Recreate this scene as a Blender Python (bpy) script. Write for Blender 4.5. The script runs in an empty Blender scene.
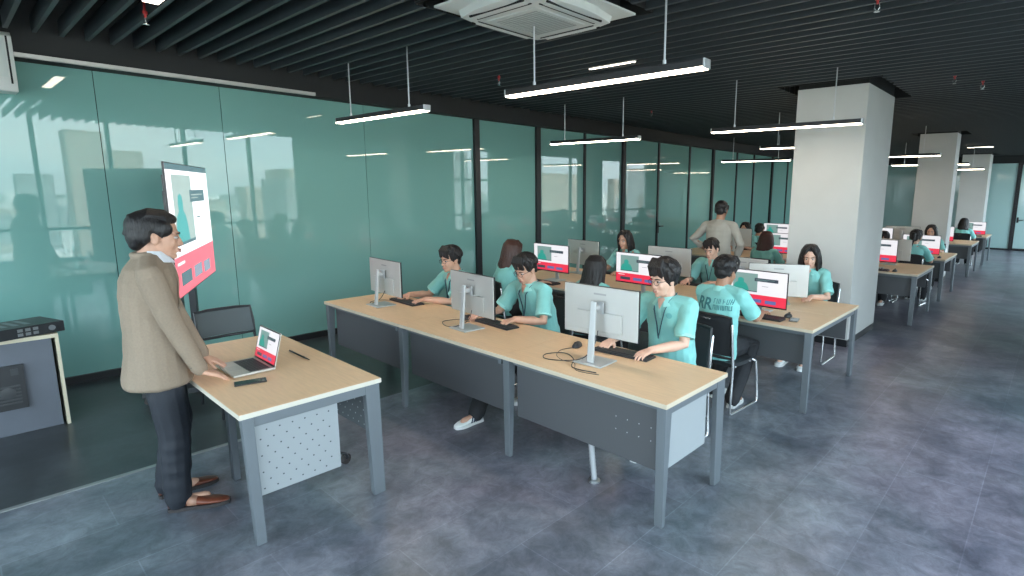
import bpy, bmesh, math, random
from mathutils import Vector, Matrix, noise
from mathutils.bvhtree import BVHTree
V = Vector
PI = math.pi
SC = bpy.context.scene
COL = SC.collection
random.seed(7)

# ------------------------------------------------------------------ camera
cam_d = bpy.data.cameras.new('camera')
cam = bpy.data.objects.new('camera', cam_d)
COL.objects.link(cam)
CAM = V((7.0944, 0.0, 1.9015))
_p, _y, _r = math.radians(9.3338), math.radians(40.157), math.radians(0.6044)
_F = V((-math.sin(_y) * math.cos(_p), math.cos(_y) * math.cos(_p), -math.sin(_p)))
_R = V((math.cos(_y), math.sin(_y), 0))
_U = _R.cross(_F)
_R2 = _R * math.cos(_r) + _U * math.sin(_r)
_U2 = -_R * math.sin(_r) + _U * math.cos(_r)
cam.matrix_world = Matrix(((_R2.x, _U2.x, -_F.x, CAM.x), (_R2.y, _U2.y, -_F.y, CAM.y), (_R2.z, _U2.z, -_F.z, CAM.z), (0, 0, 0, 1)))
cam_d.sensor_width = 36
cam_d.lens = 551.18 / 1024 * 36
cam_d.shift_x = (512 - 591.74) / 1024
cam_d.shift_y = -(288 - 279.85) / 1024
cam_d.clip_start = 0.05
cam_d.clip_end = 6000
SC.camera = cam

# ------------------------------------------------------------------ view, world
SC.view_settings.view_transform = 'Standard'
SC.view_settings.look = 'None'
SC.view_settings.gamma = 1
SC.view_settings.use_curve_mapping = False
SC.view_settings.exposure = 1.9
SC.cycles.use_denoising = True
SC.cycles.max_bounces = 8
SC.cycles.diffuse_bounces = 5
SC.cycles.glossy_bounces = 4
SC.cycles.transparent_max_bounces = 12
SC.cycles.sample_clamp_indirect = 6
SC.cycles.caustics_reflective = False
SC.cycles.caustics_refractive = False
SKY = 2.3
w = bpy.data.worlds.new('daylight')
SC.world = w
w.use_nodes = True
nt = w.node_tree
nt.nodes.clear()
tc = nt.nodes.new('ShaderNodeTexCoord')
sp = nt.nodes.new('ShaderNodeSeparateXYZ')
cr = nt.nodes.new('ShaderNodeValToRGB')
cr.color_ramp.elements[0].position = 0.0
cr.color_ramp.elements[0].color = (0.68, 0.75, 0.80, 1)
cr.color_ramp.elements[1].position = 0.6
cr.color_ramp.elements[1].color = (0.66, 0.80, 0.97, 1)
e = cr.color_ramp.elements.new(0.06)
e.color = (0.78, 0.88, 0.96, 1)
ns = nt.nodes.new('ShaderNodeTexNoise')
ns.inputs['Scale'].default_value = 3.2
ns.inputs['Detail'].default_value = 6
mpn = nt.nodes.new('ShaderNodeMapping')
mpn.inputs['Scale'].default_value = (1, 1, 3.5)
cr2 = nt.nodes.new('ShaderNodeValToRGB')
cr2.color_ramp.elements[0].position = 0.5
cr2.color_ramp.elements[1].position = 0.75
mx = nt.nodes.new('ShaderNodeMixRGB')
mx.inputs[2].default_value = (1.0, 0.98, 0.96, 1)
bg = nt.nodes.new('ShaderNodeBackground')
bg.inputs[1].default_value = SKY
wo = nt.nodes.new('ShaderNodeOutputWorld')
L = nt.links.new
L(tc.outputs['Generated'], sp.inputs[0])
L(sp.outputs['Z'], cr.inputs[0])
L(tc.outputs['Generated'], mpn.inputs[0])
L(mpn.outputs[0], ns.inputs['Vector'])
L(ns.outputs[0], cr2.inputs[0])
L(cr2.outputs[0], mx.inputs[0])
L(cr.outputs[0], mx.inputs[1])
L(mx.outputs[0], bg.inputs[0])
L(bg.outputs[0], wo.inputs[0])


def portal(name, loc, rot, sx, sy):
    d = bpy.data.lights.new(name, 'AREA')
    d.shape = 'RECTANGLE'
    d.size, d.size_y = sx, sy
    d.cycles.is_portal = True
    o = bpy.data.objects.new(name, d)
    COL.objects.link(o)
    o.location = loc
    o.rotation_euler = rot


WX = 8.6      # window wall
portal('window_daylight', (WX + .12, 1.8, 1.97), (0, PI / 2, 0), 3.3, 9.2)
portal('window_daylight', (WX + .12, 11.9, 1.97), (0, PI / 2, 0), 3.3, 2.2)
portal('window_daylight', (WX + .12, 19.1, 1.97), (0, PI / 2, 0), 3.3, 7.4)
portal('window_daylight', (4.4, -3.12, 1.75), (PI / 2, 0, PI), 7.6, 2.8)  # guides sky light through the added window band behind the camera


sd = bpy.data.lights.new('sun', 'SUN')      # high sun behind the building, it lights the city the windows look at
sd.energy = 9
sd.angle = .01
sd.color = (1, .95, .88)
so_ = bpy.data.objects.new('sun', sd)
COL.objects.link(so_)
so_.rotation_euler = (0, math.radians(-48), math.radians(12))

# ------------------------------------------------------------------ materials
MATS = {}


def mat(name, col, rough=.5, metal=0.0, noise_amt=0.0, noise_scale=8.0, bump=0.0, bump_scale=40.0, emis=0.0, coat=0.0, spec=None, stretch=None, sheen=0.0):
    if name in MATS:
        return MATS[name]
    m = bpy.data.materials.new(name)
    m.use_nodes = True
    t = m.node_tree
    b = t.nodes['Principled BSDF']
    b.inputs['Base Color'].default_value = (*col, 1)
    b.inputs['Roughness'].default_value = rough
    b.inputs['Metallic'].default_value = metal
    if spec is not None:
        b.inputs['Specular IOR Level'].default_value = spec
    if coat:
        b.inputs['Coat Weight'].default_value = coat
        b.inputs['Coat Roughness'].default_value = .03
    if sheen:
        b.inputs['Sheen Weight'].default_value = sheen
    if emis:
        b.inputs['Emission Color'].default_value = (*col, 1)
        b.inputs['Emission Strength'].default_value = emis
        b.inputs['Base Color'].default_value = (*[q * .25 for q in col], 1)
    if noise_amt or bump:
        c = t.nodes.new('ShaderNodeTexCoord')
        mp = t.nodes.new('ShaderNodeMapping')
        if stretch:
            mp.inputs['Scale'].default_value = stretch
        t.links.new(c.outputs['Object'], mp.inputs[0])
    if noise_amt:
        n = t.nodes.new('ShaderNodeTexNoise')
        n.inputs['Scale'].default_value = noise_scale
        n.inputs['Detail'].default_value = 5
        mxx = t.nodes.new('ShaderNodeMixRGB')
        mxx.blend_type = 'MULTIPLY'
        mxx.inputs[0].default_value = 1
        r = t.nodes.new('ShaderNodeValToRGB')
        lo = max(0, 1 - noise_amt)
        r.color_ramp.elements[0].position = .3
        r.color_ramp.elements[0].color = (lo, lo, lo, 1)
        r.color_ramp.elements[1].position = .7
        r.color_ramp.elements[1].color = (1, 1, 1, 1)
        t.links.new(mp.outputs[0], n.inputs['Vector'])
        t.links.new(n.outputs[0], r.inputs[0])
        mxx.inputs[1].default_value = (*col, 1)
        t.links.new(r.outputs[0], mxx.inputs[2])
        t.links.new(mxx.outputs[0], b.inputs['Base Color'])
    if bump:
        n2 = t.nodes.new('ShaderNodeTexNoise')
        n2.inputs['Scale'].default_value = bump_scale
        n2.inputs['Detail'].default_value = 4
        bp = t.nodes.new('ShaderNodeBump')
        bp.inputs['Strength'].default_value = bump
        bp.inputs['Distance'].default_value = .01
        t.links.new(mp.outputs[0], n2.inputs['Vector'])
        t.links.new(n2.outputs[0], bp.inputs['Height'])
        t.links.new(bp.outputs[0], b.inputs['Normal'])
    MATS[name] = m
    return m


M_slat = mat('slat_metal', (.031, .040, .046), .5)
M_void = mat('plenum_black', (.010, .012, .013), .9)
M_bulk = mat('bulkhead_black', (.016, .019, .021), .7)
M_pillar = mat('pillar_paint', (.60, .615, .60), .7, noise_amt=.05, noise_scale=3, bump=.05, bump_scale=60)
M_black = mat('black_trim', (.012, .014, .017), .45)
M_white = mat('white_paint', (.72, .73, .72), .6)
M_wood = mat('laminate_maple', (.84, .58, .355), .42, noise_amt=.10, noise_scale=7, stretch=(1, 9, 1))
M_edge = mat('laminate_edge', (.60, .52, .40), .4)
M_steel = mat('desk_steel', (.17, .195, .215), .42, metal=.35, bump=.03, bump_scale=200)
M_panel = mat('modesty_steel', (.095, .10, .108), .5, metal=.2)
M_lpanel = mat('perforated_steel', (.33, .36, .375), .5, metal=.1)
M_hole = mat('perforation_dark', (.06, .07, .08), .8)
M_silver = mat('silver_plastic', (.58, .575, .555), .38, metal=.45, noise_amt=.04)
M_silverl = mat('silver_stand', (.50, .52, .53), .35, metal=.3)
M_bezel = mat('bezel_black', (.015, .016, .018), .3)
M_key = mat('key_black', (.028, .029, .032), .5)
M_chrome = mat('chrome_tube', (.72, .74, .75), .25, metal=.8)
M_alu = mat('brushed_aluminium', (.62, .64, .66), .35, metal=.9)
M_mesh = mat('chair_mesh', (.022, .026, .031), .7, bump=.3, bump_scale=300)
M_blackp = mat('black_plastic', (.02, .023, .027), .4)
M_skin = mat('skin_light', (.62, .36, .255), .5, noise_amt=.06, noise_scale=30)
M_skin2 = mat('skin_pale', (.70, .44, .33), .5, noise_amt=.06, noise_scale=30)
M_skin3 = mat('skin_tan', (.40, .215, .135), .5, noise_amt=.06, noise_scale=30)
M_hair = mat('hair_black', (.008, .007, .008), .5, bump=.5, bump_scale=120, stretch=(1, 1, .2))
M_hairb = mat('hair_brown', (.055, .022, .016), .4, bump=.5, bump_scale=120, stretch=(1, 1, .2))
M_hairr = mat('hair_auburn', (.06, .016, .014), .4, bump=.5, bump_scale=120, stretch=(1, 1, .2))
M_polo = mat('polo_teal', (.25, .63, .60), .85, bump=.25, bump_scale=300, noise_amt=.06, noise_scale=6, sheen=.2)
M_polod = mat('polo_trim', (.33, .72, .68), .85)
M_pants = mat('trousers_black', (.016, .018, .022), .8, bump=.3, bump_scale=60)
M_navy = mat('trousers_navy', (.012, .016, .024), .7, bump=.2, bump_scale=60)
M_blazer = mat('blazer_taupe', (.30, .235, .175), .85, bump=.3, bump_scale=240, noise_amt=.10, noise_scale=90)
M_shirtw = mat('shirt_white', (.70, .74, .80), .7)
M_shirtg = mat('shirt_stone', (.40, .385, .34), .8, noise_amt=.10, noise_scale=10)
M_greyp = mat('trousers_grey', (.10, .105, .11), .8)
M_leather = mat('shoe_brown', (.19, .055, .03), .28, noise_amt=.35, noise_scale=18)
M_shoew = mat('shoe_white', (.76, .79, .78), .5)
M_sole = mat('sole_dark', (.035, .03, .03), .6)
M_solew = mat('sole_white', (.66, .68, .68), .6)
M_stripe = mat('stripe_navy', (.02, .04, .08), .6)
M_lan = mat('lanyard_navy', (.03, .09, .12), .6)
M_eyew = mat('eye_white', (.55, .52, .50), .25)
M_iris = mat('eye_iris', (.02, .012, .01), .15)
M_lip = mat('lip', (.50, .23, .19), .5)
M_glassf = mat('spectacle_frame', (.03, .03, .035), .3)
M_ink = mat('print_ink', (.05, .21, .23), .8)
M_lamp = mat('lamp_body', (.035, .036, .04), .4, metal=.3)
M_led = mat('led_diffuser', (1.0, .84, .66), .5, emis=9.0)
M_led2 = mat('led_panel', (1.0, .88, .72), .5, emis=5.0)
M_acw = mat('ac_white', (.62, .65, .63), .5)
M_acg = mat('ac_grille', (.40, .42, .41), .6)
M_unit = mat('cabinet_grey', (.135, .155, .19), .5, noise_amt=.06)
M_trimw = mat('cabinet_edge', (.72, .66, .50), .5)
M_red = mat('sprinkler_red', (.45, .03, .03), .4)
M_lap = mat('laptop_silver', (.55, .53, .49), .35, metal=.5)
M_strip = mat('floor_strip_metal', (.34, .36, .36), .35, metal=.5)
M_cap = mat('ceiling_white', (.55, .56, .55), .7)
M_board = mat('partition_fabric', (.10, .16, .16), .9)
# screen colours (they give off light)
S_white = mat('screen_white', (.90, .88, .92), .3, emis=.235)
S_grey = mat('screen_picture', (.20, .32, .30), .3, emis=.26)
S_teal = mat('screen_teal', (.03, .32, .26), .3, emis=.26)
S_dark = mat('screen_dark', (.05, .07, .10), .3, emis=.2)
S_red = mat('screen_red', (.72, .035, .075), .3, emis=.30)
S_thumb = mat('screen_thumb', (.12, .15, .36), .3, emis=.26)
S_pink = mat('screen_pink', (.95, .16, .22), .3, emis=.34)


def make_glass_teal():
    m = bpy.data.materials.new('back_painted_glass')
    m.use_nodes = True
    t = m.node_tree
    b = t.nodes['Principled BSDF']
    b.inputs['Base Color'].default_value = (.205, .43, .395, 1)
    b.inputs['Roughness'].default_value = .0
    b.inputs['IOR'].default_value = 1.62
    return m


M_gl = make_glass_teal()


def make_pane():
    m = bpy.data.materials.new('window_pane')
    m.use_nodes = True
    t = m.node_tree
    t.nodes.clear()
    o = t.nodes.new('ShaderNodeOutputMaterial')
    a = t.nodes.new('ShaderNodeBsdfTransparent')
    a.inputs[0].default_value = (.93, .97, .97, 1)
    g = t.nodes.new('ShaderNodeBsdfGlossy')
    g.inputs['Roughness'].default_value = .02
    x = t.nodes.new('ShaderNodeMixShader')
    x.inputs[0].default_value = .05
    t.links.new(a.outputs[0], x.inputs[1])
    t.links.new(g.outputs[0], x.inputs[2])
    t.links.new(x.outputs[0], o.inputs[0])
    return m


M_pane = make_pane()


def make_floor(name, c1, c2, c3, rough):
    m = bpy.data.materials.new(name)
    m.use_nodes = True
    t = m.node_tree
    b = t.nodes['Principled BSDF']
    c = t.nodes.new('ShaderNodeTexCoord')
    br = t.nodes.new('ShaderNodeTexBrick')
    br.inputs['Scale'].default_value = 1.0
    br.inputs['Brick Width'].default_value = .92
    br.inputs['Row Height'].default_value = .46
    br.inputs['Mortar Size'].default_value = .0035
    br.inputs['Mortar Smooth'].default_value = .3
    br.inputs['Color1'].default_value = (.84, .84, .84, 1)
    br.inputs['Color2'].default_value = (1.10, 1.10, 1.10, 1)
    br.inputs['Mortar'].default_value = (1.22, 1.22, 1.22, 1)
    mb_ = t.nodes.new('ShaderNodeMapping')
    mb_.inputs['Rotation'].default_value = (0, 0, PI / 2)
    t.links.new(c.outputs['Object'], mb_.inputs[0])
    t.links.new(mb_.outputs[0], br.inputs['Vector'])

    def nz(scale, detail, rgh, off):
        mp = t.nodes.new('ShaderNodeMapping')
        mp.inputs['Location'].default_value = (off, off * .7, 0)
        n = t.nodes.new('ShaderNodeTexNoise')
        n.inputs['Scale'].default_value = scale
        n.inputs['Detail'].default_value = detail
        n.inputs['Roughness'].default_value = rgh
        n.inputs['Distortion'].default_value = .6
        t.links.new(c.outputs['Object'], mp.inputs[0])
        t.links.new(mp.outputs[0], n.inputs['Vector'])
        return n
    n1 = nz(1.9, 8, .62, 3)
    n2 = nz(.45, 4, .5, 11)
    n3 = nz(9.0, 9, .78, 5)
    r1 = t.nodes.new('ShaderNodeValToRGB')
    r1.color_ramp.elements[0].position = .33
    r1.color_ramp.elements[0].color = (*c1, 1)
    r1.color_ramp.elements[1].position = .70
    r1.color_ramp.elements[1].color = (*c2, 1)
    t.links.new(n1.outputs[0], r1.inputs[0])
    x1 = t.nodes.new('ShaderNodeMixRGB')
    r2 = t.nodes.new('ShaderNodeValToRGB')
    r2.color_ramp.elements[0].position = .42
    r2.color_ramp.elements[1].position = .60
    t.links.new(n2.outputs[0], r2.inputs[0])
    t.links.new(r2.outputs[0], x1.inputs[0])
    t.links.new(r1.outputs[0], x1.inputs[1])
    x0 = t.nodes.new('ShaderNodeMixRGB')
    x0.blend_type = 'MULTIPLY'
    x0.inputs[0].default_value = 1
    t.links.new(r1.outputs[0], x0.inputs[1])
    x0.inputs[2].default_value = (*c3, 1)  # tinted patches stand in for the colour the lights cast on the floor
    t.links.new(x0.outputs[0], x1.inputs[2])
    r3 = t.nodes.new('ShaderNodeValToRGB')
    r3.color_ramp.elements[0].position = .38
    r3.color_ramp.elements[0].color = (.72, .72, .72, 1)
    r3.color_ramp.elements[1].position = .64
    r3.color_ramp.elements[1].color = (1.22, 1.22, 1.22, 1)
    t.links.new(n3.outputs[0], r3.inputs[0])
    x2 = t.nodes.new('ShaderNodeMixRGB')
    x2.blend_type = 'MULTIPLY'
    x2.inputs[0].default_value = 1
    t.links.new(x1.outputs[0], x2.inputs[1])
    t.links.new(br.outputs['Color'], x2.inputs[2])
    x3 = t.nodes.new('ShaderNodeMixRGB')
    x3.blend_type = 'MULTIPLY'
    x3.inputs[0].default_value = 1
    t.links.new(x2.outputs[0], x3.inputs[1])
    t.links.new(r3.outputs[0], x3.inputs[2])
    t.links.new(x3.outputs[0], b.inputs['Base Color'])
    mr = t.nodes.new('ShaderNodeMapRange')
    mr.inputs[3].default_value = rough - .07
    mr.inputs[4].default_value = rough + .12
    t.links.new(n3.outputs[0], mr.inputs[0])
    t.links.new(mr.outputs[0], b.inputs['Roughness'])
    bp = t.nodes.new('ShaderNodeBump')
    bp.inputs['Strength'].default_value = .12
    bp.inputs['Distance'].default_value = .004
    t.links.new(n3.outputs[0], bp.inputs['Height'])
    t.links.new(bp.outputs[0], b.inputs['Normal'])
    return m


M_floor = make_floor('floor_vinyl', (.092, .114, .138), (.235, .265, .300), (1.16, .96, 1.03), .29)
M_floor2 = make_floor('floor_dark', (.030, .038, .042), (.060, .070, .078), (1.0, 1.0, 1.0), .30)


# ------------------------------------------------------------------ mesh builder
class MB:
    def __init__(s):
        s.v, s.f, s.m, s.M = [], [], [], Matrix.Identity(4)

    def add(s, vs, fs, mi=0):
        o = len(s.v)
        s.v += [tuple(s.M @ V(p)) for p in vs]
        s.f += [tuple(i + o for i in f) for f in fs]
        s.m += [mi] * len(fs)

    def box(s, x0, x1, y0, y1, z0, z1, mi=0):
        s.add([(x, y, z) for z in (z0, z1) for x, y in ((x0, y0), (x1, y0), (x1, y1), (x0, y1))],
              [(3, 2, 1, 0), (4, 5, 6, 7), (0, 1, 5, 4), (1, 2, 6, 5), (2, 3, 7, 6), (3, 0, 4, 7)], mi)
        return s

    def rings(s, rs, mi=0, cap=True):
        n = len(rs[0])
        vs = [p for r in rs for p in r]
        fs = []
        for k in range(len(rs) - 1):
            for i in range(n):
                j = (i + 1) % n
                fs.append((k * n + i, k * n + j, (k + 1) * n + j, (k + 1) * n + i))
        if cap:
            fs.append(tuple(reversed(range(n))))
            fs.append(tuple((len(rs) - 1) * n + i for i in range(n)))
        s.add(vs, fs, mi)
        return s

    def tube(s, pts, rad, n=10, mi=0, rnd=True, flat=1.0, up=None, closed=False):
        pts = [V(p) for p in pts]
        if not isinstance(rad, (list, tuple)):
            rad = [rad] * len(pts)
        N = len(pts)
        if closed:
            tg = [(pts[(i + 1) % N] - pts[i - 1]).normalized() for i in range(N)]
        else:
            tg = [(pts[min(i + 1, N - 1)] - pts[max(i - 1, 0)]).normalized() for i in range(N)]
        a = V(up) if up else (V((0, 0, 1)) if abs(tg[0].z) < .9 else V((0, 1, 0)))
        u = (a - tg[0] * a.dot(tg[0])).normalized()
        rs = []

        def ring(c, t, uu, r):
            b = t.cross(uu)
            return [c + (uu * math.cos(2 * PI * k / n) * r * flat + b * math.sin(2 * PI * k / n) * r) for k in range(n)]
        for i in range(N):
            u = (u - tg[i] * u.dot(tg[i])).normalized()
            if i == 0 and rnd and not closed:
                for q in (80, 45):
                    q = math.radians(q)
                    rs.append(ring(pts[0] - tg[0] * rad[0] * math.sin(q), tg[0], u, rad[0] * math.cos(q)))
            rs.append(ring(pts[i], tg[i], u, rad[i]))
            if i == N - 1 and rnd and not closed:
                for q in (45, 80):
                    q = math.radians(q)
                    rs.append(ring(pts[i] + tg[i] * rad[i] * math.sin(q), tg[i], u, rad[i] * math.cos(q)))
        if closed:
            vs = [p for r in rs for p in r]
            fs = []
            for k in range(N):
                k2 = (k + 1) % N
                for i in range(n):
                    j = (i + 1) % n
                    fs.append((k * n + i, k * n + j, k2 * n + j, k2 * n + i))
            s.add(vs, fs, mi)
        else:
            s.rings(rs, mi)
        return s

    def ell(s, c, r, nu=12, nv=8, mi=0, rot=None):
        c = V(c)
        rs = []
        for k in range(nv + 1):
            a = -PI / 2 + PI * (k * .94 + .03 * nv) / nv
            ring = []
            for i in range(nu):
                b = 2 * PI * i / nu
                p = V((r[0] * math.cos(a) * math.cos(b), r[1] * math.cos(a) * math.sin(b), r[2] * math.sin(a)))
                if rot:
                    p = rot @ p
                ring.append(c + p)
            rs.append(ring)
        return s.rings(rs, mi)

    def prism(s, poly, ax, a0, a1, mi=0):
        """poly: 2-D points in the plane of the two other axes (xyz order)"""
        def P(q, a):
            return {'x': (a, q[0], q[1]), 'y': (q[0], a, q[1]), 'z': (q[0], q[1], a)}[ax]
        n = len(poly)
        vs = [P(q, a0) for q in poly] + [P(q, a1) for q in poly]
        fs = [tuple(reversed(range(n))), tuple(range(n, 2 * n))] + [(i, (i + 1) % n, (i + 1) % n + n, i + n) for i in range(n)]
        s.add(vs, fs, mi)
        return s

    def mesh(s, name, mats, smooth=False):
        me = bpy.data.meshes.new(name)
        me.from_pydata(s.v, [], s.f)
        for m in (mats if isinstance(mats, (list, tuple)) else [mats]):
            me.materials.append(m)
        me.polygons.foreach_set('material_index', s.m)
        bm = bmesh.new()
        bm.from_mesh(me)
        bmesh.ops.recalc_face_normals(bm, faces=bm.faces)
        bm.to_mesh(me)
        bm.free()
        if smooth:
            me.polygons.foreach_set('use_smooth', [True] * len(me.polygons))
            if smooth != 'all':
                me.set_sharp_from_angle(angle=math.radians(38))
        return me

    def build(s, name, mats, parent=None, smooth=False, bevel=0.0):
        me = s.mesh(name, mats, smooth)
        o = bpy.data.objects.new(name, me)
        COL.objects.link(o)
        if parent is not None:
            o.parent = parent
        if bevel:
            b = o.modifiers.new('bevel', 'BEVEL')
            b.width = bevel
            b.segments = 2
            b.limit_method = 'ANGLE'
        return o


def tag(o, label=None, cat=None, group=None, kind=None):
    if label: o['label'] = label
    if cat: o['category'] = cat
    if group: o['group'] = group
    if kind: o['kind'] = kind
    return o


def empty(name, label, cat, loc=(0, 0, 0), rz=0, group=None):
    o = bpy.data.objects.new(name, None)
    o.empty_display_size = .1
    COL.objects.link(o)
    o.location = loc
    o.rotation_euler = (0, 0, rz)
    return tag(o, label, cat, group)


KIDS = {}


def copy_tree(o, parent=None):
    c = o.copy()
    COL.objects.link(c)
    if parent is not None:
        c.parent = parent
    for ch in [x for x in bpy.data.objects if x.parent is o]:
        copy_tree(ch, c)
    return c


def proto_copy(store, key, make, label, loc, rz, group=None):
    """first use builds the thing, later uses copy it with its parts"""
    if key not in store:
        o = make()
        store[key] = o
    else:
        o = copy_tree(store[key])
    o.location = loc
    o.rotation_euler = (0, 0, rz)
    o['label'] = label
    if group:
        o['group'] = group
    elif 'group' in o.keys():
        del o['group']
    return o


def struct(mb, name, mats, parent=None, **k):
    o = mb.build(name, mats, parent, **k)
    if parent is None:
        o['kind'] = 'structure'
    return o


# ------------------------------------------------------------------ room shell
Y0, YE, ZC = -3.0, 23.4, 3.15
Lx = 2.55
struct(MB().box(Lx, WX + .3, Y0 - .2, YE + .2, -.12, 0), 'floor', M_floor)
struct(MB().box(-.3, Lx, Y0 - .2, YE + .2, -.12, 0), 'floor_dark_zone', M_floor2)
struct(MB().box(Lx - .018, Lx + .018, Y0, 2.38, 0, .005), 'trim_1', M_strip)

pillars = [(4.43, 5.25, 7.09, 8.35), (4.60, 5.28, 13.85, 14.35), (4.43, 5.18, 21.9, 22.7)]
AC = (3.62, 4.60, 2.42, 3.38)
# ceiling: black plenum and a field of hanging slats cut round the pillars and the cassette unit
holes = [(a - .17, b + .17, c - .2, d + .17) for a, b, c, d in pillars] + [(AC[0] - .1, AC[1] + .1, AC[2] - .1, AC[3] + .1)]
mb = MB().box(-.3, WX + .3, Y0 - .2, YE + .2, 3.75, 3.85)
struct(mb, 'ceiling', M_void)
mb = MB()
y = -2.821
i = 0
while y < YE - .1:
    segs = [(.34, WX - .02)]
    for hx0, hx1, hy0, hy1 in holes:
        if hy0 < y < hy1:
            segs = [q for s0, s1 in segs for q in ((s0, min(s1, hx0)), (max(s0, hx1), s1)) if q[1] - q[0] > .02]
    for s0, s1 in segs:
        mb.box(s0, s1, y - .014, y + .014, ZC, ZC + .13)
    y += .168
struct(mb, 'ceiling_slats', M_slat)
mb = MB()
for hx0, hx1, hy0, hy1 in holes:
    mb.box(hx0 - .01, hx0, hy0, hy1, ZC + .005, 3.7)
    mb.box(hx1, hx1 + .01, hy0, hy1, ZC + .005, 3.7)
    mb.box(hx0, hx1, hy0 - .01, hy0, ZC + .005, 3.7)
    mb.box(hx0, hx1, hy1, hy1 + .01, ZC + .005, 3.7)
struct(mb, 'ceiling_opening_trim', M_void)

# left wall of back-painted glass with black mullions
struct(MB().box(-.3, -.02, Y0 - .2, YE + .2, -.1, 3.75), 'wall_left', M_void)
struct(MB().box(-.02, .19, Y0, YE, 2.95, 3.75), 'wall_left_bulkhead', M_bulk)
struct(MB().box(-.02, .035, Y0, YE, 0, .07), 'baseboard_left', M_black)
joints = [-2.9, -1.45, -.2, 1.10, 2.13, 3.75]
thick = [5.56, 6.89, 9.37, 13.24, 17.1, 20.9]
thin = [8.145, 10.70, 12.06, 14.64, 15.76, 18.4, 19.7, 22.1]
mb = MB()
ed = sorted([(a, .003) for a in joints] + [(a, .04) for a in thick] + [(a, .02) for a in thin] + [(YE, .0)])
for (a, ha), (b, hb) in zip(ed, ed[1:]):
    mb.box(-.012, 0, a + ha, b - hb, .07, 2.96)
struct(mb, 'wall_left_glass', M_gl)
mb = MB()
for a in thick:
    mb.box(-.02, .05, a - .048, a + .048, .0, 2.96)
for a in thin:
    mb.box(-.02, .03, a - .026, a + .026, .0, 2.96)
struct(mb, 'trim_2', M_black)
# pale rail along the top of the glass
struct(MB().box(.19, .235, .3, 3.05, 2.955, 2.99), 'trim_3', M_silver)

# end wall: glass panels and a glass door with a black frame
EW = MB()
for a, b in ((0, 1.4), (1.45, 2.9), (2.95, 4.35), (4.4, 5.85)):
    EW.box(a, b, YE, YE + .02, .06, 2.9)
EW.box(7.05, WX, YE, YE + .02, .06, 2.9)
struct(EW, 'wall_back_glass', mat('end_glass', (.40, .58, .57), .04))  # paler base colour put in for light from behind the glass
struct(MB().box(-.1, WX + .2, YE + .02, YE + .2, -.1, 3.75).box(0, WX, YE - .06, YE + .02, 2.9, 3.75), 'wall_back', M_bulk)
mb = MB()
for a in (1.42, 2.92, 4.375, 5.87, 7.03):
    mb.box(a - .03, a + .03, YE - .04, YE + .02, 0, 2.9)
mb.box(0, 5.87, YE - .04, YE + .02, 0, .06).box(7.03, WX, YE - .04, YE + .02, 0, .06)
struct(mb, 'trim_4', M_black)
d = struct(MB().box(5.92, 6.98, YE - .012, YE + .012, .03, 2.85), 'door_1', mat('door_glass', (.42, .60, .59), .04))  # pale like the end panels, light from behind put into the colour
MB().box(5.90, 5.96, YE - .03, YE + .018, .01, 2.88).box(6.94, 7.0, YE - .03, YE + .018, .01, 2.88).box(5.96, 6.94, YE - .03, YE + .018, .01, .08).build('door_frame', M_black, d)
MB().tube([(6.0, YE - .03, 1.03), (6.0, YE - .08, 1.03), (6.14, YE - .08, 1.03)], .012).box(5.98, 6.03, YE - .035, YE - .01, .94, 1.12).build('door_handle', M_black, d, smooth=True)

# window wall on the right, seen in the reflections
segs = [(-2.8, 6.4), (10.8, 13.0), (15.4, 22.8)]  # last run widened past its narrow windows to brighten the far end
mb = MB()
last = Y0 - .2
for a, b in segs + [(YE + .2, YE + .2)]:
    mb.box(WX, WX + .25, last, a, 0, 3.75)
    last = b
for a, b in segs:
    mb.box(WX, WX + .25, a, b, 0, .32).box(WX, WX + .25, a, b, 3.62, 3.75)
struct(mb, 'wall_right', mat('wall_right_paint', (.62, .65, .63), .8))
mull = [[-2.75, -1.4, 0.0, 1.4, 2.55, 3.9, 5.25, 6.35], [10.85, 11.75, 12.3, 12.95], [15.45, 17.2, 19.1, 21.0, 22.75]]
for k, ((a, b), ms) in enumerate(zip(segs, mull)):
    f = MB()
    for q in ms:
        f.box(WX - .01, WX + .10, q - .035, q + .035, .32, 3.62)
    for z in (.35, .98, 3.58):
        f.box(WX, WX + .09, a, b, z - .03, z + .03)
    if k == 1:
        f.box(WX, WX + .09, a, b, 2.15, 2.22)
    wf = struct(f, 'window_%d' % (k + 1), mat('window_frame_grey', (.12, .14, .15), .5))
    MB().box(WX + .04, WX + .05, a, b, .36, 3.56).build('pane', M_pane, wf)
# wall behind the camera, its unseen window band added to light the room
mb = MB().box(-.2, .6, Y0 - .2, Y0, 0, 3.75).box(8.2, WX + .25, Y0 - .2, Y0, 0, 3.75).box(.6, 8.2, Y0 - .2, Y0, 0, .3).box(.6, 8.2, Y0 - .2, Y0, 3.18, 3.75)
struct(mb, 'wall_front', MATS['wall_right_paint'])
f = MB()
for q in (.64, 2.1, 3.6, 5.1, 6.6, 8.16):
    f.box(q - .035, q + .035, Y0 - .12, Y0 - .02, .3, 3.18)
for z in (.33, .98, 3.14):
    f.box(.6, 8.2, Y0 - .12, Y0 - .02, z - .03, z + .03)
wf = struct(f, 'window_4', MATS['window_frame_grey'])
MB().box(.6, 8.2, Y0 - .08, Y0 - .07, .36, 3.12).build('pane', M_pane, wf)

# pillars
for a, b, c, dd in pillars:
    p = struct(MB().box(a, b, c, dd, .09, ZC - .01), 'pillar', M_pillar, bevel=.004)
    MB().box(a + .004, b - .004, c + .004, dd - .004, 0, .09).build('baseboard', M_black, p)
    MB().box(a + .01, b - .01, c + .01, dd - .01, ZC - .01, 3.75).build('pillar_head', M_void, p)

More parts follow.
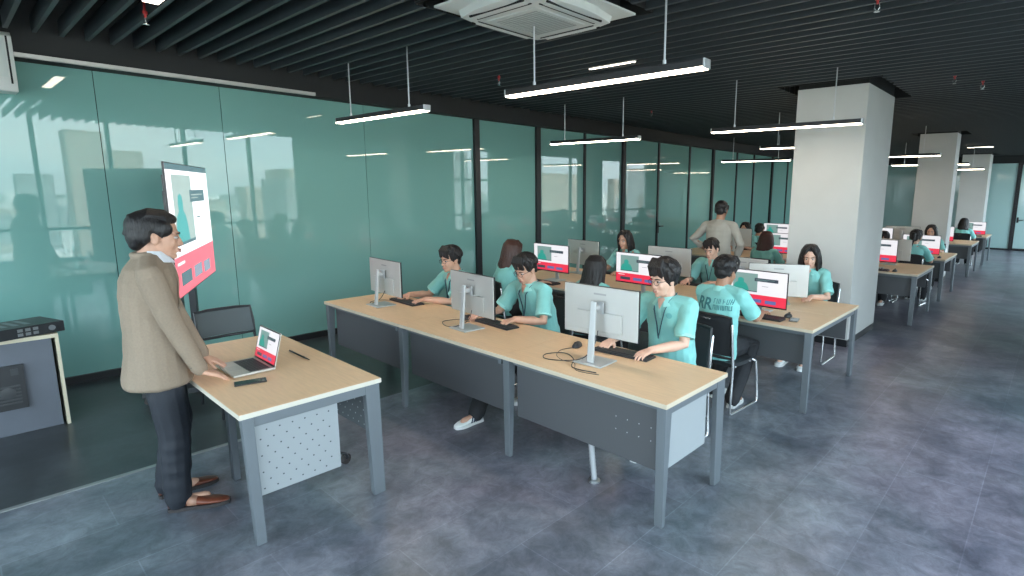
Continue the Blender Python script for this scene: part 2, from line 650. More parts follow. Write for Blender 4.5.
# the city far below, outside the windows
M_city = bpy.data.materials.new('city_ground')
M_city.use_nodes = True
t = M_city.node_tree
b = t.nodes['Principled BSDF']
b.inputs['Roughness'].default_value = 1
c = t.nodes.new('ShaderNodeTexCoord')
vo = t.nodes.new('ShaderNodeTexVoronoi')
vo.inputs['Scale'].default_value = .05
r = t.nodes.new('ShaderNodeValToRGB')
r.color_ramp.interpolation = 'CONSTANT'
for i, (ps, cc) in enumerate([(0, (.05, .08, .05)), (.3, (.20, .21, .20)), (.5, (.09, .12, .10)), (.65, (.42, .42, .40)), (.8, (.14, .15, .16)), (.9, (.30, .24, .2))]):
    el = r.color_ramp.elements[i] if i < 2 else r.color_ramp.elements.new(ps)
    el.position = ps
    el.color = (*cc, 1)
t.links.new(c.outputs['Object'], vo.inputs['Vector'])
t.links.new(vo.outputs['Color'], r.inputs[0])
t.links.new(r.outputs[0], b.inputs['Base Color'])
struct(MB().box(-3500, 4500, -4000, 4000, -62, -60), 'city_ground', M_city)
rr = random.Random(3)
mb = MB()
for k in range(1300):
    X = 60 + 1800 * rr.random() ** 1.7
    Yc = rr.uniform(-1.1, 1.1) * X + 200
    h = rr.choice([8, 12, 16, 22, 30]) * (1 if X < 500 else 1.6)
    if rr.random() < .05:
        h = 55 + 30 * rr.random()
    sx, sy = rr.uniform(8, 26), rr.uniform(8, 30)
    mb.box(X, X + sx, Yc, Yc + sy, -60, -60 + h, rr.randrange(4))
for k in range(200):
    Yd = -60 - 1500 * rr.random() ** 1.6
    Xc = rr.uniform(-1, 1) * abs(Yd)
    h = rr.choice([8, 12, 16, 22, 30])
    mb.box(Xc, Xc + rr.uniform(8, 26), Yd - rr.uniform(8, 30), Yd, -60, -60 + h, rr.randrange(4))
o = mb.build('city_buildings', [mat('city_%d' % i, cc, .9) for i, cc in enumerate([(.45, .46, .45), (.25, .26, .27), (.35, .30, .26), (.6, .62, .62)])])
tag(o, 'distant city buildings far below outside the windows', 'buildings', kind='stuff')

# ------------------------------------------------------------------ people
def remesh(mb, name, mats, voxel, smooth=3, disp=0.0, dfreq=14.0, parent=None, seed=0.0):
    me = mb.mesh('tmp', mats, True)
    o = bpy.data.objects.new('tmp', me)
    COL.objects.link(o)
    m = o.modifiers.new('r', 'REMESH')
    m.mode = 'VOXEL'
    m.voxel_size = voxel
    if smooth:
        s = o.modifiers.new('s', 'SMOOTH')
        s.factor = .5
        s.iterations = smooth
    dg = bpy.context.evaluated_depsgraph_get()
    out = bpy.data.meshes.new_from_object(o.evaluated_get(dg))
    bpy.data.objects.remove(o)
    bpy.data.meshes.remove(me)
    out.name = name
    out.materials.clear()
    for q in (mats if isinstance(mats, (list, tuple)) else [mats]):
        out.materials.append(q)
    if disp:
        ns_ = [v.normal.copy() for v in out.vertices]
        for v, nn in zip(out.vertices, ns_):
            p = v.co
            a = noise.noise(V((p.x * dfreq + seed, p.y * dfreq, p.z * dfreq * .45)))
            b_ = noise.noise(V((p.x * dfreq * .4 + 9, p.y * dfreq * .4 + seed, p.z * dfreq * 1.3)))
            v.co = p + nn * disp * (a + .8 * b_ + .45)
    out.polygons.foreach_set('use_smooth', [True] * len(out.polygons))
    ob = bpy.data.objects.new(name, out)
    COL.objects.link(ob)
    if parent is not None:
        ob.parent = parent
    return ob


def ik(a, b, l1, l2, pole):
    a, b = V(a), V(b)
    d = b - a
    L_ = min(d.length, (l1 + l2) * .999)
    dn = d.normalized()
    x = (l1 * l1 - l2 * l2 + L_ * L_) / (2 * L_)
    h = math.sqrt(max(0, l1 * l1 - x * x))
    p = V(pole)
    p = (p - dn * p.dot(dn)).normalized()
    return a + dn * x + p * h


def hand(mb, w, d, up, side, curl=.35, spread=1.0, s=1.0):
    """w wrist, d pointing direction, up = back-of-hand normal, side = +1 right hand, -1 left"""
    w, d, up = V(w), V(d).normalized(), V(up)
    up = (up - d * up.dot(d)).normalized()
    t = up.cross(d) * -1.0 * side * -1.0      # toward little finger for the right hand is +x when pointing +y
    t = d.cross(up) * side                     # right hand: outward (+x)
    th = -t                                    # thumb side
    k = w + d * .085 * s
    for i, (off, ln) in enumerate(((.031, .066), (.0105, .074), (-.0105, .069), (-.031, .053))):
        kn = k + th * off * s - d * abs(off) * .25 * s
        mb.tube([w + th * off * .55 * s, kn], [.0155 * s, .0130 * s], n=8)
        dd = (d + th * off * 4.5 * spread).normalized()
        p = kn
        pts = [kn - d * .01]
        ang = curl * .5
        for q in range(3):
            ang2 = ang + curl * q * .7
            dv = (dd * math.cos(ang2) - up * math.sin(ang2)).normalized()
            p = p + dv * ln * s * (.45, .31, .24)[q]
            pts.append(p)
        mb.tube(pts, [.0098 * s, .0092 * s, .0085 * s, .0072 * s], n=8)
    b0 = w + d * .022 * s + th * .022 * s
    b1 = b0 + (d * .6 + th * .75 - up * .25).normalized() * .038 * s
    b2 = b1 + (d * .85 + th * .4 - up * .3).normalized() * .030 * s
    b3 = b2 + (d * .95 + th * .15 - up * .3).normalized() * .022 * s
    mb.tube([b0, b1, b2, b3], [.0145 * s, .0115 * s, .0102 * s, .0085 * s], n=8)


def head_skin(mb, Mh, fem=False):
    s = MB()
    s.M = Mh
    j = .9 if fem else 1
    s.ell((0, -.012, .032), (.074, .094, .084), 16, 12)
    s.ell((0, .026, -.02), (.062 * (.96 if fem else 1), .062, .080), 16, 10)
    s.ell((0, .036, -.075), (.045 * j, .046, .036), 14, 8)
    s.ell((0, .068, -.098), (.020 * j, .018, .016), 10, 6)
    s.ell((.030, .062, -.032), (.022, .020, .024), 10, 6)
    s.ell((-.030, .062, -.032), (.022, .020, .024), 10, 6)
    s.tube([(0, .078, .012), (0, .091, -.012), (0, .099, -.034)], [.008, .0095, .0115], 8)
    s.ell((.013, .092, -.038), (.009, .010, .008), 8, 6)
    s.ell((-.013, .092, -.038), (.009, .010, .008), 8, 6)
    s.ell((0, .086, -.066), (.023, .010, .012), 10, 6)
    s.tube([(-.045, .066, .022), (0, .080, .020), (.045, .066, .022)], .011, 8)
    for q in (-1, 1):
        s.ell((q * .074, -.006, -.014), (.010, .019, .031), 10, 8)
        s.ell((q * .078, -.014, .000), (.010, .012, .018), 8, 6)
    mb.v += []
    o = len(mb.v)
    mb.v += s.v
    mb.f += [tuple(i + o for i in f) for f in s.f]
    mb.m += s.m


def torso_rings(P, N, tab, g, extra, bulge=0.0):
    """tab: (t, rx, ry) up the spine from below the pelvis to the neck"""
    out = []
    for t, rx, ry in tab:
        c = P.lerp(N, t) + V((0, -bulge * math.sin(max(0, min(1, t)) * PI), 0))
        out.append([c + V((math.cos(2 * PI * k / 20) * (rx * g + extra), math.sin(2 * PI * k / 20) * (ry + extra), 0)) for k in range(20)])
    return out


TORSO = [(-.10, .150, .105), (.0, .165, .118), (.18, .158, .112), (.38, .148, .105), (.58, .160, .112), (.74, .170, .112), (.86, .155, .098), (.95, .105, .075), (1.0, .062, .058)]


def shoe(root, heel, d, mat_u, mat_s, size=.27, stripes=False, toe_mat=None):
    """heel: point on the floor under the heel; d: direction of the toe"""
    heel, d = V(heel), V(d)
    d.z = 0
    d.normalize()
    s = V((d.y, -d.x, 0))
    prof = [(0, .020, .070), (.03, .032, .082), (.15, .036, .088), (.32, .035, .082), (.48, .039, .066), (.65, .046, .052), (.82, .044, .042), (.95, .030, .032), (1.0, .014, .022)]
    u, so = MB(), MB()
    rs, rb = [], []
    for t, wd, h in prof:
        c = heel + d * t * size
        ring = []
        for k in range(14):
            a = 2 * PI * k / 14
            cx, cz = math.cos(a), math.sin(a)
            ring.append(c + s * wd * (abs(cx) ** .8) * (1 if cx > 0 else -1) + V((0, 0, .018 + (h - .018) * (.5 + .5 * (abs(cz) ** .8) * (1 if cz > 0 else -1)))))
        rs.append(ring)
        w2 = wd + .004
        rb.append([c - s * w2 + V((0, 0, .001)), c + s * w2 + V((0, 0, .001)), c + s * w2 + V((0, 0, .022)), c - s * w2 + V((0, 0, .022))])
    u.rings(rs)
    so.rings(rb)
    o = u.build('shoe', mat_u, root, smooth='all')
    so.build('sole', mat_s, o, smooth=True)
    if stripes:
        m = MB()
        for q in (-1, 1):
            for k in range(3):
                c0 = heel + d * size * (.30 + .085 * k) + s * q * .037
                m.add([c0 + V((0, 0, .025)) + s * q * .004, c0 + d * .012 + V((0, 0, .025)) + s * q * .004, c0 + d * -.006 + V((0, 0, .066)) - s * q * .008, c0 + d * -.018 + V((0, 0, .066)) - s * q * .008,
                       c0 + V((0, 0, .025)) + s * q * .007, c0 + d * .012 + V((0, 0, .025)) + s * q * .007, c0 + d * -.006 + V((0, 0, .066)) - s * q * .003, c0 + d * -.018 + V((0, 0, .066)) - s * q * .003],
                      [(0, 1, 2, 3), (4, 5, 6, 7), (0, 1, 5, 4), (1, 2, 6, 5), (2, 3, 7, 6), (3, 0, 4, 7)])
        m.build('stripes', M_stripe, o)
    if toe_mat:
        m = MB()
        rs2 = [[p + (p - (heel + d * t * size + V((0, 0, .03)))) * .04 for p in ring] for ring, (t, a_, b_) in zip(rs[3:5], prof[3:5])]
        m.rings(rs2)
        m.build('shoe_saddle', toe_mat, o, smooth='all')
    return o


def hair_short(Mh, r, clumps=60, fringe=.5, vol=1.0, sides=True):
    s = MB()
    s.M = Mh
    s.ell((0, -.026, .042), (.083 * vol, .094, .086 * vol), 16, 12)
    s.ell((0, -.060, -.008), (.066, .052, .066), 12, 8)
    s.ell((0, .030, .090), (.062, .042, .032 * vol), 12, 8)
    rn = random.Random(int(r * 1000))
    for k in range(clumps * 2):
        a = rn.uniform(-PI, PI)
        e_ = rn.uniform(.15, 1.3)
        front = math.sin(a) > .3
        if front and e_ < .75:
            e_ = rn.uniform(.8, 1.3)
        c = V((0, -.022, .040))
        R_ = V((.080 * vol, .094, .084 * vol))
        pts = []
        for q in range(4):
            aa, ee = a + (q - 1.5) * .07, e_ + .30 - q * (.22 if not front else .17)
            pts.append(c + V((R_.x * math.cos(ee) * math.cos(aa), R_.y * math.cos(ee) * math.sin(aa), R_.z * math.sin(ee))) * (1.04 + .02 * rn.random()))
        s.tube(pts, [.005, .0085, .008, .003], 6)
    if vol > 1.05:
        for k in range(46):
            a = rn.uniform(-PI * 1.02, .02) if rn.random() < .7 else rn.uniform(0, PI)
            e0 = rn.uniform(.35, .9) if math.sin(a) < .2 else rn.uniform(.95, 1.35)
            pts = []
            for q in range(4):
                aa, ee = a + (q - 1.5) * .10 * rn.choice([-1, 1]), e0 - q * .20
                pts.append(c + V((R_.x * math.cos(ee) * math.cos(aa), R_.y * math.cos(ee) * math.sin(aa), R_.z * math.sin(ee))) * (1.03 + .05 * q * rn.uniform(.3, 1)))
            s.tube(pts, [.010, .012, .009, .003], 6)
    nf = int(16 * fringe)
    for k in range(nf):
        x = -.058 + .116 * k / max(1, nf - 1) + rn.uniform(-.004, .004)
        zb = .050 - .02 * rn.random() - .018 * abs(x) / .06
        s.tube([(x * .8, .04, .118 * vol), (x * .95, .074, .098), (x + rn.uniform(-.01, .014), .086 - abs(x) * .35, zb + .012), (x + rn.uniform(-.012, .018), .085 - abs(x) * .4, zb)], [.012, .012, .009, .003], 6)
    if sides:
        for q in (-1, 1):
            s.tube([(q * .074, .030, .060), (q * .077, .026, .025), (q * .075, .022, -.002)], [.014, .011, .005], 6)
            s.tube([(q * .070, -.04, .03), (q * .070, -.045, -.03)], [.02, .014], 6)
    return s


def hair_long(Mh, r, length=.34, back_off=0.0, fem_front=True, bangs=False):
    s = MB()
    s.M = Mh
    s.ell((0, -.022, .040), (.084, .098, .088), 16, 12)
    s.ell((0, -.055, -.02), (.078, .052, .09), 12, 8)
    rn = random.Random(int(r * 1000))
    n = 26
    for k in range(n):
        a = math.radians(-208 + 236 * k / (n - 1))        # from left temple round the back to the right temple
        ca, sa = math.cos(a), math.sin(a)
        fr = sa > .0
        ln = length * rn.uniform(.82, 1.0)
        wv_ = rn.uniform(-.012, .012)
        pts = [(ca * .012, -.015 + sa * .012, .122), (ca * .052, -.018 + sa * .055, .108), (ca * .078, -.018 + sa * .086, .062), (ca * .093, -.015 + sa * .098, .0),
               (ca * .096 + wv_, -.020 + sa * .096, -.07), (ca * .104 - wv_, -.030 + sa * (.090 + back_off) - (.02 if fr else .01), -.15),
               (ca * .112 + wv_, -.035 + sa * (.092 + back_off), -.15 - ln * .35), (ca * .098 + rn.uniform(-.014, .014), -.035 + sa * (.09 + back_off), -.12 - ln * .75)]
        s.tube(pts, [.010, .016, .018, .019, .019, .020, .017, .004], 7)
    if fem_front:
        for q in (-1, 1):
            s.tube([(q * .008, .045, .118), (q * .045, .070, .080), (q * .068, .056, .030), (q * .074, .040, -.04), (q * .078, .035, -.12), (q * .082, .045, -.22)], [.012, .014, .013, .013, .014, .006], 7)
    if bangs:
        for k in range(9):
            x = -.048 + .012 * k
            s.tube([(x * .7, .05, .112), (x, .078, .085), (x * 1.1, .084, .040)], [.011, .010, .004], 6)
    return s


def glasses_on(Mh, parent, m):
    s = MB()
    s.M = Mh
    for q in (-1, 1):
        s.tube([(q * .031 + .0205 * math.cos(a), .100 - .008 * abs(math.cos(a)) * (1 if math.cos(a) * q > 0 else 0), -.003 + .017 * math.sin(a)) for a in [2 * PI * k / 14 for k in range(14)]], .0019, 5, closed=True)
        s.tube([(q * .051, .092, .002), (q * .074, .05, .004), (q * .080, -.01, .002), (q * .078, -.03, -.012)], .0019, 5)
    s.tube([(-.011, .101, .001), (0, .103, .004), (.011, .101, .001)], .0018, 5)
    return s.build('glasses', m, parent, smooth=True)


def onto(shirt, bvf, poly, off, name_, m_, ydef=.07):
    bm = bmesh.new()
    bm.faces.new([bm.verts.new((a_, 0, b_)) for a_, b_ in poly])
    for _ in range(3):
        bmesh.ops.subdivide_edges(bm, edges=[e for e in bm.edges if e.calc_length() > .014], cuts=1)
        bmesh.ops.triangulate(bm, faces=bm.faces)
    for v in bm.verts:
        hit = bvf.ray_cast(V((v.co.x, 1.0, v.co.z)), V((0, -1, 0)))
        v.co.y = (hit[0].y if hit[0] else ydef) + off
    ext = bmesh.ops.extrude_face_region(bm, geom=bm.faces[:])
    for v in [g_ for g_ in ext['geom'] if isinstance(g_, bmesh.types.BMVert)]:
        v.co.y += .002
    bmesh.ops.recalc_face_normals(bm, faces=bm.faces)
    me_ = bpy.data.meshes.new(name_)
    bm.to_mesh(me_)
    bm.free()
    me_.materials.append(m_)
    o_ = bpy.data.objects.new(name_, me_)
    COL.objects.link(o_)
    o_.parent = shirt
    return o_


def person(label, head_xy, ztop, face, pose='seat', skin=None, hair=('short', 1.0, 1.0), hmat=None, top='polo', pants=None, fem=False, lean=.12,
           hyaw=0, hpitch=-8, wr=None, hd=None, curl=.45, vox=.008, shoes=None, glasses=False, lanyard=False, detail=True, lsh=None, J=None, feet=None, slant=0.0, name='person', group=None, shoe_stripe=False, size=.26, backprint=False, roll=0, hs=1.07, emblem=False):
    skin = skin or M_skin
    hmat = hmat or M_hair
    pants = pants or M_pants
    root = empty(name, label, 'person', (head_xy[0], head_xy[1], 0), math.radians(face), group)
    g = .92 if fem else 1.05
    if pose == 'seat':
        dz = ztop - 1.31
        P = V((slant, -.06 - lean, .535))
        N = V((0, -.060, 1.055 + dz))
        H = V((0, .0, 1.180 + dz))
        sh = [V((q * .174 * g, -.065, .995 + dz)) for q in (-1, 1)]
        hips = [P + V((q * .09, .02, -.01)) for q in (-1, 1)]
        knees = [V((q * .12, P.y + .44, .515)) for q in (-1, 1)]
        if feet is None:
            feet = [(-.12, P.y + .44, 0), (.12, P.y + .44, 0)]
        ank = [V((f[0], f[1], .10 + f[2])) for f in feet]
    else:
        P, N, H = J['P'], J['N'], J['H']
        sh, hips, knees = J['sh'], J['hips'], J['knees']
        ank = [V((f[0], f[1], .10)) for f in feet]
    if wr is None:
        wr = [(-.15, .32, .80), (.15, .32, .80)]
    if hd is None:
        hd = [(.15, 1, -.12), (-.15, 1, -.12)]
    wr = [V(a) for a in wr]
    el = [ik(sh[i], wr[i], .285, .262, (V((-.5, -.25, -.8)), V((.5, -.25, -.8)))[i] if not (J and 'pole' in J) else J['pole'][i]) for i in (0, 1)]
    Mh = Matrix.Translation(H) @ Matrix.Rotation(math.radians(hyaw), 4, 'Z') @ Matrix.Rotation(math.radians(hpitch), 4, 'X') @ Matrix.Rotation(math.radians(roll), 4, 'Y') @ Matrix.Scale(hs, 4)
    # body: one continuous skin surface
    b = MB()
    b.rings(torso_rings(P, N, TORSO, g, 0.0, .015))
    for i in (0, 1):
        b.tube([N + V(((-.03, .03)[i], 0, -.045)), sh[i]], [.052, .050 * g], 10)
        b.tube([sh[i], sh[i].lerp(el[i], .5), el[i], el[i].lerp(wr[i], .35), wr[i]], [.048 * g, .043 * g, .037 * g, .038 * g, .026 * g], 12)
        hand(b, wr[i], hd[i], (0, 0, 1), (-1, 1)[i], curl, s=.95 if fem else 1.0)
        b.tube([hips[i], knees[i], ank[i]], [.078, .055, .036], 10)
        dirf = V((0, 1, 0))
        b.tube([ank[i] + V((0, 0, -.045)), ank[i] + V((0, .12, -.055))], [.03, .03], 8)
    b.tube([N + V((0, 0, -.03)), N.lerp(Mh @ V((0, -.02, -.06)), .6), Mh @ V((0, -.022, -.045))], [.066 * g, .055 * g, .056 * g], 12)
    head_skin(b, Mh, fem)
    body = remesh(b, 'body', skin, min(vox, .006 if detail else vox), 2, parent=root)
    # trousers
    t = MB()
    tt = [(-.12, .160, .112), (.0, .172, .124), (.20, .164, .118)] if pose == 'seat' else [(-.16, .135, .100), (-.05, .145, .106), (.06, .145, .104), (.12, .140, .100)]
    t.rings(torso_rings(P, N, tt, g, .004))
    for i in (0, 1):
        lo = ank[i] + V((0, -.008, -.030))
        t.tube([hips[i], hips[i].lerp(knees[i], .5), knees[i], knees[i].lerp(lo, .5), lo], [.100 if pose == 'seat' else .080, .094 if pose == 'seat' else .086, .080, .072, .064], 12)
    remesh(t, 'trousers', pants, max(vox, .008), 2, .006, 16, root, seed=head_xy[0])
    # top
    s = MB()
    if top == 'blazer':
        arc = [V((-.052, .062, -.075)), V((-.074, .030, -.022))] + [V((math.cos(a) * .079, math.sin(a) * .074, -.002)) for a in [math.radians(180 + k * 15) for k in range(13)]] + [V((.074, .030, -.022)), V((.052, .062, -.075))]
        s.tube([N + p for p in arc], .0165, 10)
        tb = [(-.29, .178, .150), (-.26, .192, .160), (-.12, .190, .152), (.05, .182, .140), (.25, .166, .124), (.42, .162, .122), (.6, .176, .128), (.76, .186, .126), (.87, .165, .108), (.95, .108, .080), (.985, .072, .062)]
        s.rings(torso_rings(P, N, tb, g * .97, .008, .020))
        for i in (0, 1):
            s.tube([N + V(((-.03, .03)[i], 0, -.035)), sh[i]], [.060, .062], 10)
            s.tube([sh[i], sh[i].lerp(el[i], .5), el[i], el[i].lerp(wr[i], .5), el[i].lerp(wr[i], .93)], [.064, .060, .053, .048, .043], 14)
    else:
        tb = [(-.15, .172, .125), (.0, .178, .130), (.15, .172, .126), (.36, .164, .122), (.58, .170, .124), (.74, .177, .120), (.86, .160, .105), (.94, .112, .082), (.975, .074, .064)]
        if top == 'shirt':
            tb = [(.04, .172, .128)] + tb[2:]
        s.rings(torso_rings(P, N, tb, g, .008, .018))
        for i in (0, 1):
            s.tube([N + V(((-.03, .03)[i], 0, -.042)), sh[i]], [.056, .058 * g], 10)
            if top == 'polo':
                s.tube([sh[i], sh[i].lerp(el[i], .45), sh[i].lerp(el[i], .80)], [.060 * g, .063 * g, .066 * g], 14, rnd=False)
            else:
                s.tube([sh[i], el[i], el[i].lerp(wr[i], .45)], [.062, .054, .050], 14)
    tm = {'polo': M_polo, 'blazer': M_blazer, 'shirt': M_shirtg}[top]
    shirt = remesh(s, {'polo': 'polo_shirt', 'blazer': 'blazer', 'shirt': 'shirt'}[top], tm, max(vox * .9, .006), 2, .011 if top != 'blazer' else .004, 13, root, seed=head_xy[0] * 3)
    # collar
    c = MB()
    R_ = .064 * g + .006
    cz = N + V((0, 0, .006 if top == 'blazer' else -.012))
    ncol = 15
    for q in (-1, 1):
        ring_in, ring_out = [], []
        for k in range(4 if top == 'blazer' else 0, 9):
            a = -PI / 2 + q * (PI * .93) * k / 8
            dx, dy = math.cos(a), math.sin(a)
            up_ = V((dx * (R_ - .002), dy * R_ * .95, .026 - .020 * (k / 8)))
            dn = V((dx * (R_ + .024) + q * .014 * (k / 8), dy * (R_ * .95 + .022 + .022 * k / 8), -.016 - .044 * (k / 8)))
            ring_in.append(cz + up_)
            ring_out.append(cz + dn)
        for (p0, p1), (p2, p3) in zip(zip(ring_in, ring_out), list(zip(ring_in, ring_out))[1:]):
            nrm = (p1 - p0).cross(p2 - p0).normalized() * .003
            c.add([p0, p1, p3, p2, p0 + nrm, p1 + nrm, p3 + nrm, p2 + nrm], [(0, 1, 2, 3), (4, 5, 6, 7), (0, 1, 5, 4), (1, 2, 6, 5), (2, 3, 7, 6), (3, 0, 4, 7)])
    c.build('collar', {'polo': M_polod, 'blazer': M_shirtw, 'shirt': M_shirtg}[top], shirt, smooth=True)
    if top == 'polo' and detail:
        # rolled sleeve hems
        for i in (0, 1):
            p = sh[i].lerp(el[i], .79)
            dd = (el[i] - sh[i]).normalized()
            h_ = MB().tube([p - dd * .012, p + dd * .012], .0695 * g, 16, rnd=False)
            h_.build('sleeve_hem', M_polod, shirt, smooth=True)
    if detail is True and top == 'polo':
        bvf = BVHTree.FromPolygons([v.co for v in shirt.data.vertices], [p.vertices for p in shirt.data.polygons])

        zt = N.z
        onto(shirt, bvf, [(-.013, zt - .16), (.013, zt - .16), (.013, zt - .055), (-.013, zt - .055)], .001, 'placket', M_polod)
        onto(shirt, bvf, [(0, zt - .095), (.030, zt - .022), (.012, zt - .012), (-.012, zt - .012), (-.030, zt - .022)], .003, 'open_neck', skin)
        if emblem:
            cx_, cz_ = -.075, zt - .135
            onto(shirt, bvf, [(cx_ + .022 * math.cos(2 * PI * k / 12), cz_ + .022 * math.sin(2 * PI * k / 12)) for k in range(12)], .001, 'chest_emblem', mat('emblem_teal', (.14, .46, .46), .8))
    if backprint:
        try:
            cu = bpy.data.curves.new('lettering', 'FONT')
            tmp = []
            for txt, sz, ox, oz in (('RR', .125, -.150, -.02),):
                cu = bpy.data.curves.new('t', 'FONT')
                cu.body = txt
                cu.size = sz
                cu.offset = .003
                to = bpy.data.objects.new('t', cu)
                COL.objects.link(to)
                dg = bpy.context.evaluated_depsgraph_get()
                me = bpy.data.meshes.new_from_object(to.evaluated_get(dg))
                tmp.append((me, ox, oz))
                bpy.data.objects.remove(to)
            # two lines of small lettering the photo leaves illegible: rows of letter-like strokes
            st_ = MB()
            rl = random.Random(5)
            for row in (.030, -.018):
                x_ = .012
                while x_ < .155:
                    lw = rl.uniform(.010, .017)
                    st_.add([(x_, row, 0), (x_ + .005, row, 0), (x_ + .005, row + .038, 0), (x_, row + .038, 0)], [(0, 1, 2, 3)])
                    if rl.random() < .8:
                        zz = row + rl.choice([0, .016, .033])
                        st_.add([(x_ + .005, zz, 0), (x_ + lw, zz, 0), (x_ + lw, zz + .005, 0), (x_ + .005, zz + .005, 0)], [(0, 1, 2, 3)])
                    if rl.random() < .6:
                        st_.add([(x_ + lw, row, 0), (x_ + lw + .005, row, 0), (x_ + lw + .005, row + .038, 0), (x_ + lw, row + .038, 0)], [(0, 1, 2, 3)])
                    x_ += lw + .011
            me = st_.mesh('t', M_ink)
            tmp.append((me, 0, 0))
            bm = bmesh.new()
            for me, ox, oz in tmp:
                k0 = len(bm.verts)
                bm.from_mesh(me)
                bm.verts.ensure_lookup_table()
                for v in bm.verts[k0:]:
                    v.co = V(((v.co.x + ox) * 1.06 + .004, (v.co.y + oz) * 1.10, 0))
            for _ in range(2):
                bmesh.ops.subdivide_edges(bm, edges=[e for e in bm.edges if e.calc_length() > .012], cuts=1)
            bmesh.ops.triangulate(bm, faces=bm.faces)
            bv = BVHTree.FromPolygons([v.co for v in shirt.data.vertices], [p.vertices for p in shirt.data.polygons])
            zc = P.lerp(N, .70).z
            for v in bm.verts:
                o_ = V((v.co.x, -1.2, zc + v.co.y))
                hit = bv.ray_cast(o_, V((0, 1, 0)))
                yy = hit[0].y - .0035 if hit[0] else P.y - .12
                v.co = V((o_.x, yy, o_.z))
            me = bpy.data.meshes.new('lettering')
            bm.to_mesh(me)
            me.materials.append(M_ink)
            bo = bpy.data.objects.new('lettering', me)
            COL.objects.link(bo)
            bo.parent = shirt
        except Exception as ex:
            print('lettering failed', ex)
    if lanyard:
        m = MB()
        fy = P.lerp(N, .6).y + .125
        for q in (-1, 1):
            m.tube([N + V((q * .055, -.045, .012)), N + V((q * .072, .0, .008)), N + V((q * .060, .062, -.03)), V((q * .045, N.y + .105, N.z - .10)), V((q * .016, fy + .020, N.z - .22)), V((0, fy + .022, N.z - .31))],
                   .0075, 6, flat=.35, up=(0, 1, 0))
        m.build('lanyard', M_lan, root, smooth=True)
    # hair
    vh = .0045 if detail else max(.007, vox)
    if hair[0] == 'short':
        hs = hair_short(Mh, head_xy[0], 70 if detail else 30, hair[1], hair[2])
    elif hair[0] == 'slick':
        hs = hair_short(Mh, head_xy[0], 0, 0, 1.0)
        hs.M = Mh
        hs.ell((0, -.034, .046), (.086, .098, .084), 24, 18)
        hs.ell((0, -.070, .0), (.074, .056, .075), 24, 16)
        hs.ell((0, -.078, -.040), (.060, .036, .040), 20, 12)
        hs.ell((0, .024, .088), (.064, .056, .036), 24, 14)
        for q in (-1, 1):
            hs.ell((q * .062, .018, .040), (.024, .048, .042), 16, 12)
            hs.ell((q * .068, -.050, .0), (.020, .034, .040), 16, 12)
        for k in range(26):      # combed back strands
            x = -.066 + k * .0053
            sp_ = math.sqrt(max(0, 1 - (x / .086) ** 2))
            hs.tube([(x * .9, .066 * sp_ + .004, .088 * sp_ + .012), (x, .030, .048 + .082 * sp_), (x * 1.05, -.04, .050 + .084 * sp_), (x * 1.05, -.105 * sp_ - .01, .075 * sp_ + .02), (x, -.132 * sp_, .0)], [.0035, .0048, .005, .0048, .0035], 6)
    elif hair[0] == 'tail':
        hs = hair_short(Mh, head_xy[0], 40, .6, 1.0)
        hs.M = Mh
        hs.tube([(0, -.10, .05), (.0, -.145, .04), (.01, -.165, -.05), (.0, -.150, -.16)], [.028, .032, .030, .008], 8)
    else:
        hs = hair_long(Mh, head_xy[0], hair[1], 0, True, hair[2] > 1)
    hair_o = remesh(hs, 'hair', hmat, vh, 3 if hair[0] == 'slick' else 1, parent=root)
    # face
    if detail is not False and detail != 'back':
        for q in (-1, 1):
            s1 = MB()
            s1.M = Mh
            s1.ell((q * .030, .0745, -.001), (.0135, .0125, .0065), 12, 8)
            eye = s1.build('eye', M_eyew, body, smooth='all')
            s2 = MB()
            s2.M = Mh
            s2.ell((q * .030, .0845, -.001), (.0062, .0045, .0060), 10, 6)
            s2.build('iris', M_iris, body, smooth='all')
            s3 = MB()
            s3.M = Mh
            s3.tube([(q * .014, .0925, .017), (q * .030, .0905, .022), (q * .047, .0785, .018)], [.003, .0036, .002], 6)
            s3.build('eyebrow', hmat, body, smooth='all')
        s4 = MB()
        s4.M = Mh
        s4.tube([(-.019, .0880, -.066), (0, .0965, -.0635), (.019, .0880, -.066)], [.003, .0052, .003], 8)
        s4.tube([(-.015, .0885, -.071), (0, .0955, -.073), (.015, .0885, -.071)], [.003, .0052, .003], 8)
        s4.build('lips', M_lip, body, smooth='all')
    if glasses:
        glasses_on(Mh, root, M_glassf)
    # shoes
    sm = shoes or M_shoew
    for i in (0, 1):
        fd = feet[i][3] if len(feet[i]) > 3 else (0, 1, 0)
        d_ = V(fd)
        hl = V((ank[i].x, ank[i].y, ank[i].z - .10)) - d_.normalized() * .06
        shoe(root, hl, d_, sm, M_sole if sm is not M_shoew else M_solew, size, shoe_stripe, mat('shoe_tan', (.40, .22, .15), .4) if sm is M_leather else None)
    return root, dict(P=P, N=N, H=H, Mh=Mh, sh=sh, el=el, wr=wr, shirt=shirt)


